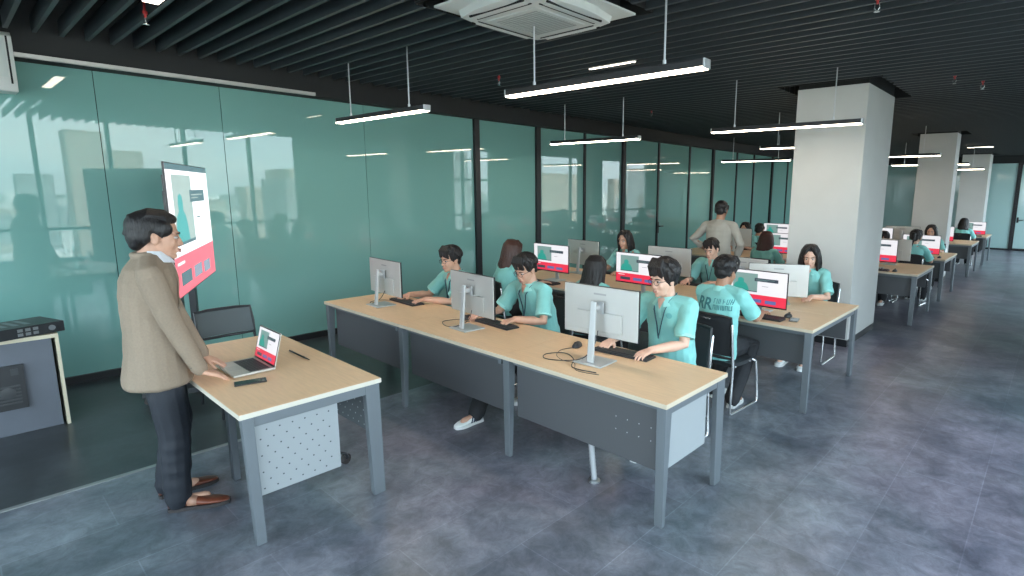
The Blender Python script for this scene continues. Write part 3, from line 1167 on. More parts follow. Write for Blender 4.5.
# standing presenter in a taupe blazer
mx_, my_ = 3.20, .80
fa = -13
J = dict(P=V((0, -.07, .93)), N=V((0, -.050, 1.515)), H=V((0, -.008, 1.615)),
         sh=[V((-.190, -.055, 1.415)), V((.190, -.055, 1.415))],
         hips=[V((-.09, -.06, .90)), V((.09, -.06, .90))], knees=[V((-.11, -.02, .50)), V((.10, -.03, .50))],
         pole=[V((-.35, -.9, .1)), V((.30, -.9, .1))])
tch, D = person('man in taupe blazer and dark trousers leaning on the presenter desk', (mx_, my_), 1.76, fa, 'stand', skin=M_skin, hair=('slick', 0, 1), top='blazer', pants=M_navy,
                hyaw=0, hpitch=-6, J=J, wr=[(-.14, .145, .845), (.155, .125, .835)], hd=[(.1, .85, -.5), (-.05, .9, -.42)], curl=.25, vox=.006, shoes=M_leather,
                feet=[(-.12, -.09, 0, (-.15, 1, 0)), (.11, -.04, 0, (.30, 1, 0))], size=.31, hs=1.12)
# blazer details: lapels, cuff buttons, front opening
bz = D['shirt']
bvz = BVHTree.FromPolygons([v.co for v in bz.data.vertices], [p.vertices for p in bz.data.polygons])
onto(bz, bvz, [(0, 1.17), (.040, 1.36), (.036, 1.475), (-.036, 1.475), (-.040, 1.36)], .001, 'shirt_front', M_shirtw)
for q in (-1, 1):
    onto(bz, bvz, [(q * .002, 1.165), (q * .060, 1.30), (q * .082, 1.395), (q * .066, 1.405), (q * .062, 1.47), (q * .040, 1.475), (q * .038, 1.36)], .004, 'lapel', mat('blazer_lapel', (.275, .215, .16), .85))
for k in range(3):
    p = D['el'][1].lerp(D['wr'][1], .82 + .04 * k) + V((.030, -.030, .006))
    MB().ell(p, (.007, .007, .007), 8, 6).build('cuff_button', M_black, D['shirt'], smooth='all')
hb = bvz.ray_cast(V((.015, 1, 1.12)), V((0, -1, 0)))
MB().ell((.015, (hb[0].y if hb[0] else .09) + .002, 1.12), (.009, .005, .009), 8, 6).build('front_button', M_black, D['shirt'], smooth='all')

ST = 180
# front row, facing the presenter
person('boy with tousled hair and glasses in the front row near the glass wall', (2.30, 3.40), 1.295, ST - 4, hair=('short', .7, 1.13), skin=M_skin, glasses=True, lanyard=True,
       hpitch=-6, hyaw=6, lean=.10, wr=[(-.06, .34, .80), (.27, .34, .80)], vox=.007, feet=[(-.14, .0, 0), (.12, .05, 0)])
person('boy with glasses looking down at his keyboard in the middle of the front row', (3.47, 3.37), 1.315, ST, hair=('short', .6, 1.12), skin=M_skin, glasses=True, lanyard=True, hpitch=-22, hyaw=2,
       lean=.15, wr=[(-.16, .28, .80), (.24, .32, .80)], vox=.007, feet=[(-.10, .06, 0), (-.14, .70, 0, (.05, 1, 0))], shoe_stripe=True)
person('boy with heavy black fringe and glasses, nearest in the front row', (4.93, 3.38), 1.39, ST, hair=('short', 1.0, 1.22), skin=M_skin2, glasses=True, lanyard=True, hpitch=-8, hyaw=-13,
       lean=.10, wr=[(-.09, .28, .80), (.27, .26, .80)], vox=.006, feet=[(-.05, .20, 0), (.12, .14, 0)], size=.27, emblem=True)
# island behind them, backs to the camera
person('girl with long brown hair seen from behind near the glass wall', (2.26, 4.30), 1.31, -8, hair=('long', .36, 1), hmat=M_hairb, fem=True, detail='back', lean=.08)
person('girl with straight black hair seen from behind above the tall front row monitor', (3.54, 4.28), 1.235, 0, hair=('long', .30, 1), fem=True, detail='back', lean=.08)
person('boy with dark lettering on his teal back, seated at the aisle', (4.89, 4.46), 1.325, -4, hair=('short', .3, 1.12), skin=M_skin3, detail='back', lean=.06, vox=.006, backprint=True, hpitch=-12, hyaw=-8,
       feet=[(-.10, .05, 0), (.16, -.06, 0, (-.15, 1, 0))], wr=[(-.15, .34, .80), (.18, .36, .80)])
# island, far side, facing the camera
person('smiling girl with black hair across the middle island, near the glass wall', (2.43, 6.24), 1.33, ST, hair=('long', .34, 1), fem=True, skin=M_skin, vox=.009, hyaw=4)
person('boy with dark lanyard and short black hair across the middle island', (3.79, 6.24), 1.305, ST, hair=('short', .8, 1.0), skin=M_skin2, lanyard=True, vox=.009, hpitch=-18)
person('smiling girl with long black hair in front of the big white pillar', (5.02, 6.22), 1.315, ST, hair=('long', .30, 1), fem=True, skin=M_skin2, vox=.008, hpitch=-12, hyaw=16)
# standing man with his back to us
J2 = dict(P=V((0, -.02, .94)), N=V((0, -.01, 1.485)), H=V((0, .03, 1.625)), sh=[V((-.205, -.01, 1.40)), V((.205, -.01, 1.40))],
          hips=[V((-.09, -.01, .92)), V((.09, -.01, .92))], knees=[V((-.1, .02, .5)), V((.1, .02, .5))], pole=[V((-1, -.3, 0)), V((1, -.3, -.1))])
person('standing man in a stone grey shirt seen from behind with one hand on his hip', (3.38, 7.25), 1.755, 4, 'stand', skin=M_skin3, hair=('short', 0, .96), top='shirt', pants=M_greyp, hpitch=-6,
       J=J2, wr=[(-.21, .06, 1.03), (.24, .02, .90)], hd=[(.8, .3, -.5), (0, .1, -1)], vox=.010, detail='back', shoes=M_black, feet=[(-.1, 0, 0), (.12, 0, 0)])
# third island
person('woman with loose auburn hair seen from behind left of the big pillar', (3.57, 8.48), 1.27, 0, hair=('long', .26, 1), hmat=M_hairr, fem=True, detail='back', vox=.010)
person('girl facing us behind a monitor, just right of the standing man', (2.22, 10.6), 1.27, ST, hair=('long', .30, 1), fem=True, vox=.011)
person('boy with a round black head seen from behind at the fourth island', (2.38, 10.95), 1.24, 0, hair=('short', 0, 1.0), detail='back', vox=.011)
person('student half hidden behind the monitors right of the big pillar', (4.78, 10.62), 1.23, ST, hair=('short', .8, 1.0), vox=.011, fem=True)
person('girl with a black ponytail seen from behind right of the big pillar', (5.22, 10.93), 1.27, -6, hair=('tail', 0, 1), fem=True, detail='back', vox=.010)
person('long haired girl facing us across the fourth island', (5.12, 13.02), 1.26, ST, hair=('long', .36, 1), fem=True, vox=.011)
person('girl with long black hair seen from behind at the sixth island', (5.17, 17.5), 1.25, -4, hair=('long', .34, 1), fem=True, detail='back', vox=.012)

# ------------------------------------------------------------------ furniture
def desk_unit(label, x0, x1, y0, y1, group, lefts=True, rights=False, panel='front', side=False, tops=1, name='office_desk'):
    r_ = empty(name, label, 'desk', ((x0 + x1) / 2, (y0 + y1) / 2, 0), 0, group)
    hx, hy = (x1 - x0) / 2, (y1 - y0) / 2
    if tops == 1:
        t_ = MB().box(-hx + .001, hx - .001, -hy, hy, .722, .75).build('tabletop', [M_wood], r_, bevel=.002)
        MB().box(-hx + .0005, hx + .0008 if rights else hx - .001, -hy - .0012, -hy + .0005, .7225, .7488).build('edge_band', M_edge, t_)
        MB().box(-hx, hx, hy - .0005, hy + .0012, .7225, .7488).build('edge_band', M_edge, t_)
        if rights:
            MB().box(hx - .001, hx + .0012, -hy, hy, .7225, .7488).build('edge_band', M_edge, t_)
    else:
        for a, b in ((-hy, -.004), (.004, hy)):
            t_ = MB().box(-hx + .001, hx - .001, a, b, .722, .75).build('tabletop', [M_wood], r_, bevel=.002)
            MB().box(-hx, hx, a - .0012, a + .0005, .7225, .7488).build('edge_band', M_edge, t_)
            if rights:
                MB().box(hx - .001, hx + .0012, a, b, .7225, .7488).build('edge_band', M_edge, t_)
    f_ = MB()
    f_.box(-hx + .05, hx - .05, -hy + .05, -hy + .09, .682, .720).box(-hx + .05, hx - .05, hy - .09, hy - .05, .682, .720)
    for sx in (-1, 1):
        f_.box(min(sx * (hx - .045), sx * (hx - .012)), max(sx * (hx - .045), sx * (hx - .012)), -hy + .012, hy - .012, .675, .721)
    f_.build('under_frame', M_steel, r_, bevel=.002)
    for sx, on in ((-1, lefts), (1, rights)):
        if not on:
            continue
        xa = sx * hx - sx * .008
        for sy in (-1, 1):
            m_ = MB()
            if sy < 0:      # front leg: broad towards the front
                xi = xa - sx * .062
                a, b = min(xa, xi), max(xa, xi)
                m_.rings([[(a, -hy + .010, .72), (b, -hy + .010, .72), (b, -hy + .075, .72), (a, -hy + .075, .72)],
                          [(a + .004, -hy + .012, .002), (b - .004, -hy + .012, .002), (b - .004, -hy + .042, .002), (a + .004, -hy + .042, .002)]])
            else:
                xi = xa - sx * .035
                a, b = min(xa, xi), max(xa, xi)
                m_.rings([[(a, hy - .115, .72), (b, hy - .115, .72), (b, hy - .010, .72), (a, hy - .010, .72)],
                          [(a, hy - .095, .002), (b, hy - .095, .002), (b, hy - .010, .002), (a, hy - .010, .002)]])
            m_.build('leg', M_steel, r_, bevel=.003)
    if panel == 'front' and not side:
        MB().box(-hx + .085, hx - .055, -hy + .075, -hy + .093, .30, .705).build('modesty_panel', M_panel, r_, bevel=.003)
    elif panel == 'front':
        p_ = MB().box(-hx + .085, hx - .055, -hy + .075, -hy + .093, .30, .705)
        h_ = p_
        for k in range(4):
            for q in range(2):
                h_.ell((hx - .40 + k * .085, -hy + .0745, .55 - q * .08 - k * .0), (.0035, .0015, .0035), 8, 4, 1)
        h_.build('modesty_panel', [M_panel, M_silverl], r_)
    elif panel == 'mid':
        MB().box(-hx + .085, hx - .075, -hy + .115, -hy + .133, .40, .705).build('modesty_panel', M_panel, r_, bevel=.003)
        MB().box(-hx + .085, hx - .075, hy - .133, hy - .115, .40, .705).build('modesty_panel', M_panel, r_, bevel=.003)
    if side:
        MB().box(hx - .050, hx - .030, -hy + .070, hy - .21, .335, .69).build('side_panel', M_lpanel, r_, bevel=.003)
        MB().box(hx - .062, hx - .052, hy - .19, hy - .15, .50, .62).tube([(hx - .058, hy - .175, .62), (hx - .058, hy - .175, .5), (hx - .058, hy - .150, .47)], .006).build('cable_hook', M_black, r_, smooth=True)
    return r_


AX = [1.484, 2.85, 4.21, 5.578]
names_A = ['maple desk of the front row nearest the glass wall', 'maple desk in the middle of the front row', 'maple desk at the aisle end of the front row']
for i in range(3):
    desk_unit(names_A[i], AX[i], AX[i + 1], 2.438, 3.158, 'front row of desks', True, i == 2, 'front', i == 2)

ISL = [('middle island', 4.642, 6.031, 5.613), ('third island', 8.90, 10.24, 5.637), ('fourth island', 11.27, 12.69, 5.645), ('fifth island', 15.1, 16.45, 5.634), ('sixth island', 18.0, 19.35, 5.655)]
PL = ['by the glass wall', 'in its middle', 'at its aisle end']
for nm, a, b, xr in ISL:
    xs = [1.5, 1.5 + (xr - 1.5) / 3, 1.5 + (xr - 1.5) * 2 / 3, xr]
    for i in range(3):
        desk_unit('double maple workbench, %s, %s' % (nm, PL[i]), xs[i], xs[i + 1], a, b, 'double workbenches of the computer islands', True, i == 2, 'mid', False, 2, 'double_workbench')

# presenter desk
tr = empty('presenter_desk', 'maple desk with a perforated side panel that the standing presenter leans on', 'desk', (3.232, 1.255, 0), 0)
hx, hy = .80, .385
t_ = MB().box(-hx, hx, -hy, hy, .722, .75).build('tabletop', M_wood, tr, bevel=.002)
MB().box(-hx, hx, -hy - .0015, -hy + .001, .7225, .7488).build('edge_band', mat('laminate_edge_pale', (.66, .62, .53), .4), t_)
MB().box(hx - .001, hx + .0015, -hy, hy, .7225, .7488).build('edge_band', mat('laminate_edge_pale', (.66, .62, .53), .4), t_)
f_ = MB().box(-hx + .05, hx - .05, -hy + .04, -hy + .08, .672, .715).box(-hx + .05, hx - .05, hy - .08, hy - .04, .672, .715)
for sx in (-1, 1):
    f_.box(min(sx * (hx - .055), sx * (hx - .010)), max(sx * (hx - .055), sx * (hx - .010)), -hy + .012, hy - .012, .665, .720)
f_.build('under_frame', M_steel, tr, bevel=.002)
for sx in (-1, 1):
    for sy in (-1, 1):
        xa, xb = sorted((sx * (hx - .006), sx * (hx - .05)))
        o1, i1 = sy * (hy - .010), sy * (hy - (.066 if sy < 0 else .100))
        o2, i2 = sy * (hy - .030 if sy < 0 else hy - .004), sy * (hy - .078 if sy < 0 else hy - .078)
        MB().rings([[(xa, o1, .7205), (xb, o1, .7205), (xb, i1, .7205), (xa, i1, .7205)], [(xa, o2, .002), (xb, o2, .002), (xb, i2, .002), (xa, i2, .002)]]).build('leg', M_steel, tr, bevel=.003)
h_ = MB().box(hx - .075, hx - .058, -hy + .070, hy - .250, .250, .667)
for r_ in range(8):
    for k in range(6):
        h_.ell((hx - .0578, -hy + .105 + k * .066 + (r_ % 2) * .033, .285 + r_ * .047), (.0012, .0045, .0045), 8, 4, 1)
MB().box(-.105, -.045, -.205, -.165, .002, .70).build('center_post', mat('post_dark', (.10, .115, .13), .5, metal=.2), tr, bevel=.003)
h_.build('side_panel', [M_lpanel, M_hole], tr)
h_ = MB().box(-hx + .1, hx - .085, hy - .058, hy - .04, .40, .665)
for r_ in range(5):
    for k in range(20):
        h_.ell((-hx + .14 + k * .07 + (r_ % 2) * .035, hy - .0395, .43 + r_ * .047), (.005, .0012, .005), 8, 4, 1)
        h_.ell((-hx + .14 + k * .07 + (r_ % 2) * .035, hy - .0585, .43 + r_ * .047), (.005, .0012, .005), 8, 4, 1)
h_.build('modesty_panel', [mat('perforated_dark', (.10, .115, .125), .6, metal=.2), mat('perforation_pale', (.35, .40, .42), .6)], tr)

# ------------------------------------------------------------------ screens content (flat page built in the panel's plane)
def page(mb, x0, x1, z0, z1, y, big=False):
    """faces in the x-z plane at y, seen from +y (x mirrored so that left on screen is +x)"""
    def Rq(u0, u1, v0, v1, mi, dy):
        a, b = x1 - (x1 - x0) * u0, x1 - (x1 - x0) * u1
        c_, d_ = z0 + (z1 - z0) * v0, z0 + (z1 - z0) * v1
        mb.box(min(a, b), max(a, b), y - .0006, y + dy, c_, d_, mi)
    Rq(0, 1, 0, 1, 0, 0)
    Rq(0, 1, 0, .30, 4, .0006)
    Rq(.10, .52, .38, .92, 1, .0006)
    fig = [(.11, .40), (.38, .40), (.36, .52), (.33, .60), (.285, .64), (.29, .70), (.275, .755), (.235, .775), (.195, .755), (.18, .70), (.19, .64), (.14, .60), (.115, .52)]
    mb.prism([(x1 - (x1 - x0) * u_, z0 + (z1 - z0) * v_) for u_, v_ in fig], 'y', y, y + .0010, 2)
    Rq(.10, .52, .375, .40, 3, .0012)
    Rq(.47, .86, .70, .80, 3, .0014)
    Rq(.50, .80, .755, .765, 1, .0018)
    Rq(.50, .68, .73, .738, 1, .0018)
    Rq(.10, .33, .07, .17, 3, .0010)
    Rq(.40, .60, .07, .17, 5, .0010)
    Rq(.66, .84, .06, .16, 5, .0010)
    Rq(.05, .20, .235, .255, 0, .0010)
    Rq(.60, .70, .56, .57, 3, .0010)
    Rq(0, 1, .955, 1, 3 if big else 0, .0010)


SMATS = [S_white, S_grey, S_teal, S_dark, S_red, S_thumb]
PR = {}


def make_monitor(hz):
    def f():
        r_ = empty('monitor', '', 'monitor')
        W, Hh, zb = .61, .345, hz + .006
        p_ = MB().box(-W / 2 + .003, W / 2 - .003, -.016, -.008, zb + .003, zb + Hh - .003).box(-W / 2 + .12, W / 2 - .12, -.030, -.016, zb + .04, zb + .17).build('panel', M_silver, r_, bevel=.004)
        MB().box(-W / 2, W / 2, -.008, .004, zb, zb + Hh).build('bezel', M_bezel, p_, bevel=.001)
        m_ = MB()
        page(m_, -W / 2 + .008, W / 2 - .008, zb + .014, zb + Hh - .008, .0045)
        m_.build('screen', SMATS, p_)
        MB().box(-.05, .05, -.0168, -.0158, zb + .285, zb + .297).build('back_mark', mat('mark_grey', (.36, .36, .36), .5), p_)
        s_ = MB().rings([[(-.026, -.125, .010), (.026, -.125, .010), (.026, -.108, .010), (-.026, -.108, .010)], [(-.020, -.092, zb + .255), (.020, -.092, zb + .255), (.020, -.075, zb + .255), (-.020, -.075, zb + .255)]]).build('stand', M_silverl, r_, bevel=.004)
        MB().tube([(0, -.088, zb + .21), (0, -.034, zb + .205)], .022, 12, rnd=False).box(-.045, .045, -.040, -.032, zb + .165, zb + .245).build('hinge', M_silverl, s_, smooth=True)
        MB().box(-.115, .115, -.165, .035, 0, .010).build('base', M_silverl, r_, bevel=.004)
        return r_
    return f


def make_keyboard():
    r_ = empty('keyboard', '', 'keyboard')
    MB().prism([(-.066, 0), (.066, 0), (.066, .012), (-.066, .020)], 'x', -.225, .225).build('case', M_blackp, r_, bevel=.002)
    k_ = MB()
    for a in range(6):
        for b in range(21):
            if a == 0 and 4 < b < 10:
                continue
            x, y_ = -.213 + b * .0203, -.054 + a * .0195
            z = .020 - (y_ + .066) / .132 * .008
            k_.box(x, x + .0172, y_, y_ + .0165, z - .001, z + .006)
    k_.box(-.213 + 5 * .0203, -.213 + 10 * .0203 - .003, -.054, -.0375, .018, .0245)
    k_.build('keys', M_key, r_)
    return r_


def make_mouse():
    r_ = empty('mouse', '', 'computer mouse')
    m_ = MB()
    rs = []
    for t in [k / 8 for k in range(9)]:
        yy = -.055 + .11 * t
        wv = .031 * math.sqrt(max(.08, 1 - (2 * t - 1) ** 4))
        hv = .038 * math.sqrt(max(.05, 1 - (1.7 * t - .80) ** 2))
        rs.append([(math.cos(a) * wv, yy, max(0, hv * math.sin(a))) if math.sin(a) > 0 else (math.cos(a) * wv * .95, yy, .001) for a in [2 * PI * k / 14 for k in range(14)]])
    m_.rings(rs)
    m_.build('shell', M_blackp, r_, smooth='all')
    MB().tube([(-.004, .028, .035), (.004, .028, .035)], .007, 10).build('wheel', M_sole, r_, smooth=True)
    return r_


def make_chair():
    r_ = empty('visitor_chair', '', 'chair')
    W = .225
    # backrest: mesh in a rounded black frame with an oval slot plate at the top
    b_ = MB()
    rs = []
    for t in [k / 8 for k in range(9)]:
        z = .52 + .34 * t
        yb = -.215 - .045 * t
        wv = W - .010 + .004 * math.sin(t * PI)
        row = [(x * wv, yb - .020 * (1 - x * x), z) for x in [-1 + k / 5 for k in range(11)]]
        rs.append(row + [(p[0], p[1] - .010, p[2]) for p in reversed(row)])
    b_.rings(rs)
    bo = b_.build('backrest', M_mesh, r_, smooth=True)
    fr = []
    for t in [k / 6 for k in range(7)]:
        fr.append((-W, -.213 - .047 * t, .50 + .36 * t))
    for k in range(1, 6):
        x = -1 + 2 * k / 6
        fr.append((W * x, -.262 - .022 * (1 - x * x), .868))
    for t in [1 - k / 6 for k in range(7)]:
        fr.append((W, -.213 - .047 * t, .50 + .36 * t))
    for k in range(1, 6):
        x = 1 - 2 * k / 6
        fr.append((W * x, -.213 - .022 * (1 - x * x), .50))
    MB().tube(fr, .013, 8, closed=True).build('back_frame', M_blackp, bo, smooth=True)
    o_ = MB().tube([(-.035, -.292, .835), (.035, -.292, .835)], .013, 10, flat=.4)
    o_.build('slot_plate', M_chrome, bo, smooth=True)
    # seat
    s_ = MB()
    rs = []
    for k in range(9):
        t = k / 8
        yy = -.20 + .42 * t
        zz = .45 - .012 * math.sin(t * PI) - (.03 * max(0, t - .8) / .2)
        wv = .215 + .01 * math.sin(t * PI)
        rs.append([(-wv, yy, zz - .03), (wv, yy, zz - .03), (wv, yy, zz), (wv * .6, yy, zz + .006), (-wv * .6, yy, zz + .006), (-wv, yy, zz)])
    s_.rings(rs)
    s_.build('seat', M_mesh, r_, smooth=True)
    for q in (-1, 1):
        pts = [(q * (W + .012), -.262, .80), (q * (W + .012), -.235, .60), (q * (W + .014), -.215, .44), (q * (W + .016), -.225, .22), (q * (W + .018), -.240, .04), (q * (W + .018), -.225, .014),
               (q * (W + .018), -.18, .012), (q * (W + .018), .17, .012), (q * (W + .018), .215, .016), (q * (W + .018), .235, .05), (q * (W + .014), .215, .25), (q * (W + .008), .195, .40), (q * (W - .02), .15, .425)]
        MB().tube(pts, .0115, 9).build('sled_leg', M_chrome, r_, smooth=True)
    MB().tube([(-W, .10, .418), (W, .10, .418)], .010, 8).tube([(-W, -.15, .418), (W, -.15, .418)], .010, 8).build('cross_bar', M_chrome, r_, smooth=True)
    return r_


# ------------------------------------------------------------------ workstations
TZ = .7515


def monitor(x, y, rz, hz, who, grp):
    return proto_copy(PR, 'm%.3f' % hz, make_monitor(hz), who, (x, y, TZ), math.radians(rz), grp)


def keyboard(x, y, rz, who, grp):
    return proto_copy(PR, 'k', make_keyboard, who, (x, y, TZ), math.radians(rz), grp)


def mouse(x, y, rz, who, grp):
    return proto_copy(PR, 'o', make_mouse, who, (x, y, TZ), math.radians(rz), grp)


def chair(x, y, rz, who, grp):
    return proto_copy(PR, 'c', make_chair, who, (x, y, 0), math.radians(rz), grp)


# every seated student: chair centre follows the pelvis
def seat(hx_, hy_, face, lean, who):
    a = math.radians(face)
    off = -.06 - lean + .075
    return chair(hx_ - math.sin(a) * off, hy_ + math.cos(a) * off, face, 'black sled chair under ' + who, 'visitor chairs')


rowA = [(2.07, 2.80, -2, .095, 'the tousled boy by the glass wall', 2.14, 2.96),
        (3.44, 2.80, -3, .105, 'the boy looking down in the front row', 3.52, 2.97),
        (4.80, 2.82, 4, .160, 'the front row boy with heavy fringe', 4.84, 3.02)]
for x, y, rz, hz, who, kx, ky in rowA:
    monitor(x, y, rz, hz, 'silver back of the monitor in front of ' + who, 'front row monitors')
    keyboard(kx, ky + .01, rz, 'black keyboard under the hands of ' + who, 'keyboards')
for (hx_, hy_, ln), who in zip(((2.30, 3.40, .10), (3.47, 3.37, .15), (4.93, 3.38, .10)), [q[4] for q in rowA]):
    seat(hx_, hy_, 180, ln, who)
mouse(4.47, 2.95, 200, 'black mouse left of the tall front row monitor', 'mice')
mouse(3.17, 2.95, 190, 'black mouse left of the middle monitor of the front row', 'mice')

mid = [(2.26, 4.93, 180, .115, 'the girl with long brown hair', (2.26, 4.30, -8, .08)),
       (3.60, 4.93, 180, .110, 'the girl with straight black hair', (3.54, 4.28, 0, .08)),
       (4.95, 4.98, 180, .055, 'the boy with dark lettering on his back', (4.91, 4.46, -4, .06))]
for x, y, rz, hz, who, st in mid:
    monitor(x, y, rz, hz, 'monitor with lit red banded page before ' + who, 'middle island monitors')
    keyboard(x + (.12 if x > 4.5 else .04), 4.80 if x > 4.5 else 4.76, rz, 'black keyboard before ' + who, 'keyboards')
    seat(*st, who)
mouse(5.27, 4.99, 0, 'black mouse next to the dark phone on the middle island', 'mice')
far = [(2.08, 5.76, -4, .100, 'the smiling girl beside the glass wall', (2.43, 6.24, 180, .12)),
       (3.48, 5.76, 2, .110, 'the lanyard boy at the middle island', (3.79, 6.24, 180, .12)),
       (4.90, 5.64, 28, .050, 'the smiling girl by the white pillar', (5.02, 6.22, 180, .12))]
for x, y, rz, hz, who, st in far:
    monitor(x, y, rz, hz, 'silver back of the monitor in front of ' + who, 'middle island monitors')
    if x < 4.9:
        keyboard(x + .25, 5.93, 0, 'black keyboard before ' + who, 'keyboards')
    seat(*st, who)
monitor(4.40, 5.86, -3, .055, 'silver monitor back just left of the turned monitor by the white pillar', 'middle island monitors')

back = [(3.50, 9.2, 180, .10, 'monitor with lit screen right of the auburn haired woman'), (4.99, 9.2, 180, .10, 'monitor with lit screen at the aisle end of the third island'),
        (2.36, 9.95, 0, .09, 'silver monitor back before the girl facing us on the third island'), (5.04, 9.95, 0, .06, 'silver monitor back at the aisle end of the third island'),
        (2.50, 11.58, 180, .12, 'monitor with lit screen before the round headed boy'), (4.42, 11.58, 180, .14, 'monitor on the fourth island just right of the big pillar'),
        (5.20, 11.58, 180, .04, 'monitor with lit screen before the ponytail girl'), (4.72, 12.40, 0, .14, 'dark monitor on the far side of the fourth island'),
        (4.92, 15.42, 180, .02, 'monitor with lit screen on the fifth island'), (5.28, 18.35, 180, .03, 'monitor with lit screen on the sixth island')]
for x, y, rz, hz, who in back:
    monitor(x, y, rz, hz, who, 'monitors of the farther islands')
    if rz == 180 and x > 3:
        keyboard(x + .03, y - .2, 180, 'black keyboard of the ' + who, 'keyboards')
mouse(4.90 + .42, 9.02, 0, 'black mouse at the aisle end of the third island', 'mice')
mouse(4.90 + .25, 8.97, 0, 'black mouse left of the outer mouse on the third island', 'mice')
mouse(5.52, 11.5, 0, 'black mouse at the aisle end of the fourth island', 'mice')
for st, who in (((3.57, 8.48, 0, .12), 'the auburn haired woman'), ((2.22, 10.6, 180, .12), 'the girl facing us on the third island'), ((2.38, 10.95, 0, .12), 'the boy with the round black head'),
                ((4.78, 10.62, 180, .12), 'the half hidden student beyond the pillar'), ((5.22, 10.93, -6, .12), 'the ponytail girl'), ((5.12, 13.02, 180, .12), 'the long haired girl at the fourth island'),
                ((5.17, 17.5, -4, .12), 'the girl seen from behind at the sixth island')):
    seat(*st, who)
chair(4.80, 8.60, 0, 'empty black sled chair at the third island right of the big pillar', 'visitor chairs')


def phone(x, y, rz, L_, W_, label):
    r_ = empty('phone', label, 'phone', (x, y, TZ), math.radians(rz))
    c_ = MB().box(-W_ / 2, W_ / 2, -L_ / 2, L_ / 2, 0, .008).build('case', M_bezel, r_, bevel=.003)
    MB().box(-W_ / 2 + .004, W_ / 2 - .004, -L_ / 2 + .004, L_ / 2 - .004, .008, .0088).build('glass', mat('phone_glass', (.01, .012, .015), .08), c_)
    MB().box(-W_ / 2 + .010, -W_ / 2 + .032, L_ / 2 - .034, L_ / 2 - .010, .0088, .0105).build('camera_bump', M_blackp, c_)
    return r_


phone(3.545, 1.085, -15, .165, .078, 'black phone lying on the presenter desk in front of the laptop')
phone(5.36, 4.90, 12, .15, .075, 'dark phone lying near the aisle corner of the middle island')
pen = empty('pen', 'dark pen lying on the presenter desk right of the laptop', 'pen', (3.205, 1.497, TZ + .006), 0)
MB().tube([(-.155, .0, 0), (.10, 0, 0)], .0055, 8).build('barrel', M_blackp, pen, smooth=True)
MB().tube([(.10, 0, 0), (.162, 0, 0)], [.0058, .0030], 8).build('cap', M_bezel, pen, smooth=True)

# laptop on the presenter desk
lp = empty('laptop', 'open silver laptop showing a red banded page on the presenter desk', 'laptop', (3.285, 1.155, TZ), math.radians(172))
lp.location = (3.235, 1.158, TZ)
lp.rotation_euler = (0, 0, PI)
LW, LD = .340, .235
ba = MB().box(-LW / 2, LW / 2, -LD / 2, LD / 2, .002, .016).build('base', M_lap, lp, bevel=.003)
MB().box(-LW / 2 + .02, LW / 2 - .02, -.105 + .012, .022, .016, .0168).build('keyboard_deck', M_bezel, ba)
k_ = MB()
for a in range(6):
    for b in range(14):
        k_.box(-LW / 2 + .024 + b * .0199, -LW / 2 + .041 + b * .0199, -.090 + a * .0184, -.075 + a * .0184, .0168, .0182)
k_.build('keys', M_key, ba)
MB().box(-.05, .05, .035, .100, .016, .0165).build('touchpad', mat('touchpad', (.46, .44, .41), .3, metal=.4), ba)
lid = MB()
lid.box(-LW / 2, LW / 2, -.004, .003, 0, .218)
lo = lid.build('lid', M_lap, lp, bevel=.002)
lo.location = (0, -LD / 2 + .004, .014)
lo.rotation_euler = (math.radians(14), 0, 0)
MB().box(-LW / 2 + .001, LW / 2 - .001, .003, .0045, .002, .217).build('bezel', M_bezel, lo)
m_ = MB()
page(m_, -LW / 2 + .008, LW / 2 - .008, .014, .210, .0052)
m_.build('screen', SMATS, lo)

# big interactive display on a mobile stand
A_, B_ = V((1.75, 1.18, 0)), V((.18, 1.88, 0))
c_ = (A_ + B_) / 2
dr = (A_ - B_)
rz = math.atan2(dr.y, dr.x)
W_ = dr.length
ds = empty('presentation_display', 'large presentation display on a black stand, white page with pink band', 'display', c_, rz)
Z0, Z1 = .98, 2.08
p_ = MB().box(-W_ / 2, W_ / 2, -.016, .0, Z0, Z1).box(-W_ / 2 + .14, W_ / 2 - .14, -.055, -.016, Z0 + .1, Z1 - .1).box(-W_ / 2 + .3, W_ / 2 - .3, -.085, -.055, Z0 + .2, Z1 - .2).build('panel', M_bezel, ds, bevel=.006)
m_ = MB()
page(m_, -W_ / 2 + .007, W_ / 2 - .007, Z0 + .012, Z1 - .008, .0012, True)
m_.build('screen', [mat('display_white', (.95, .95, .98), .2, emis=.40), mat('display_picture', (.42, .52, .50), .2, emis=.3), mat('display_teal', (.10, .42, .42), .2, emis=.3), mat('display_slate', (.16, .25, .30), .2, emis=.2), S_pink, mat('display_thumb', (.30, .33, .42), .2, emis=.3)], p_)
s_ = MB()
for q in (-.28, .28):
    s_.box(q - .035, q + .035, -.145, -.085, .09, 1.85)
s_.box(-.32, .32, -.13, -.09, 1.20, 1.26).box(-.32, .32, -.13, -.09, 1.72, 1.78)
s_.build('stand_post', M_blackp, ds, bevel=.004)
s_ = MB()
for q in (-.42, .42):
    s_.box(q - .035, q + .035, -.42, .22, .07, .115)
s_.box(-.42, .42, -.15, -.08, .07, .115)
b_ = s_.build('stand_base', M_blackp, ds, bevel=.004)
for q in (-.42, .42):
    for yy in (-.38, .18):
        MB().tube([(q - .015, yy, .034), (q + .015, yy, .034)], .033, 14, rnd=False).build('caster', M_sole, b_, smooth=True)

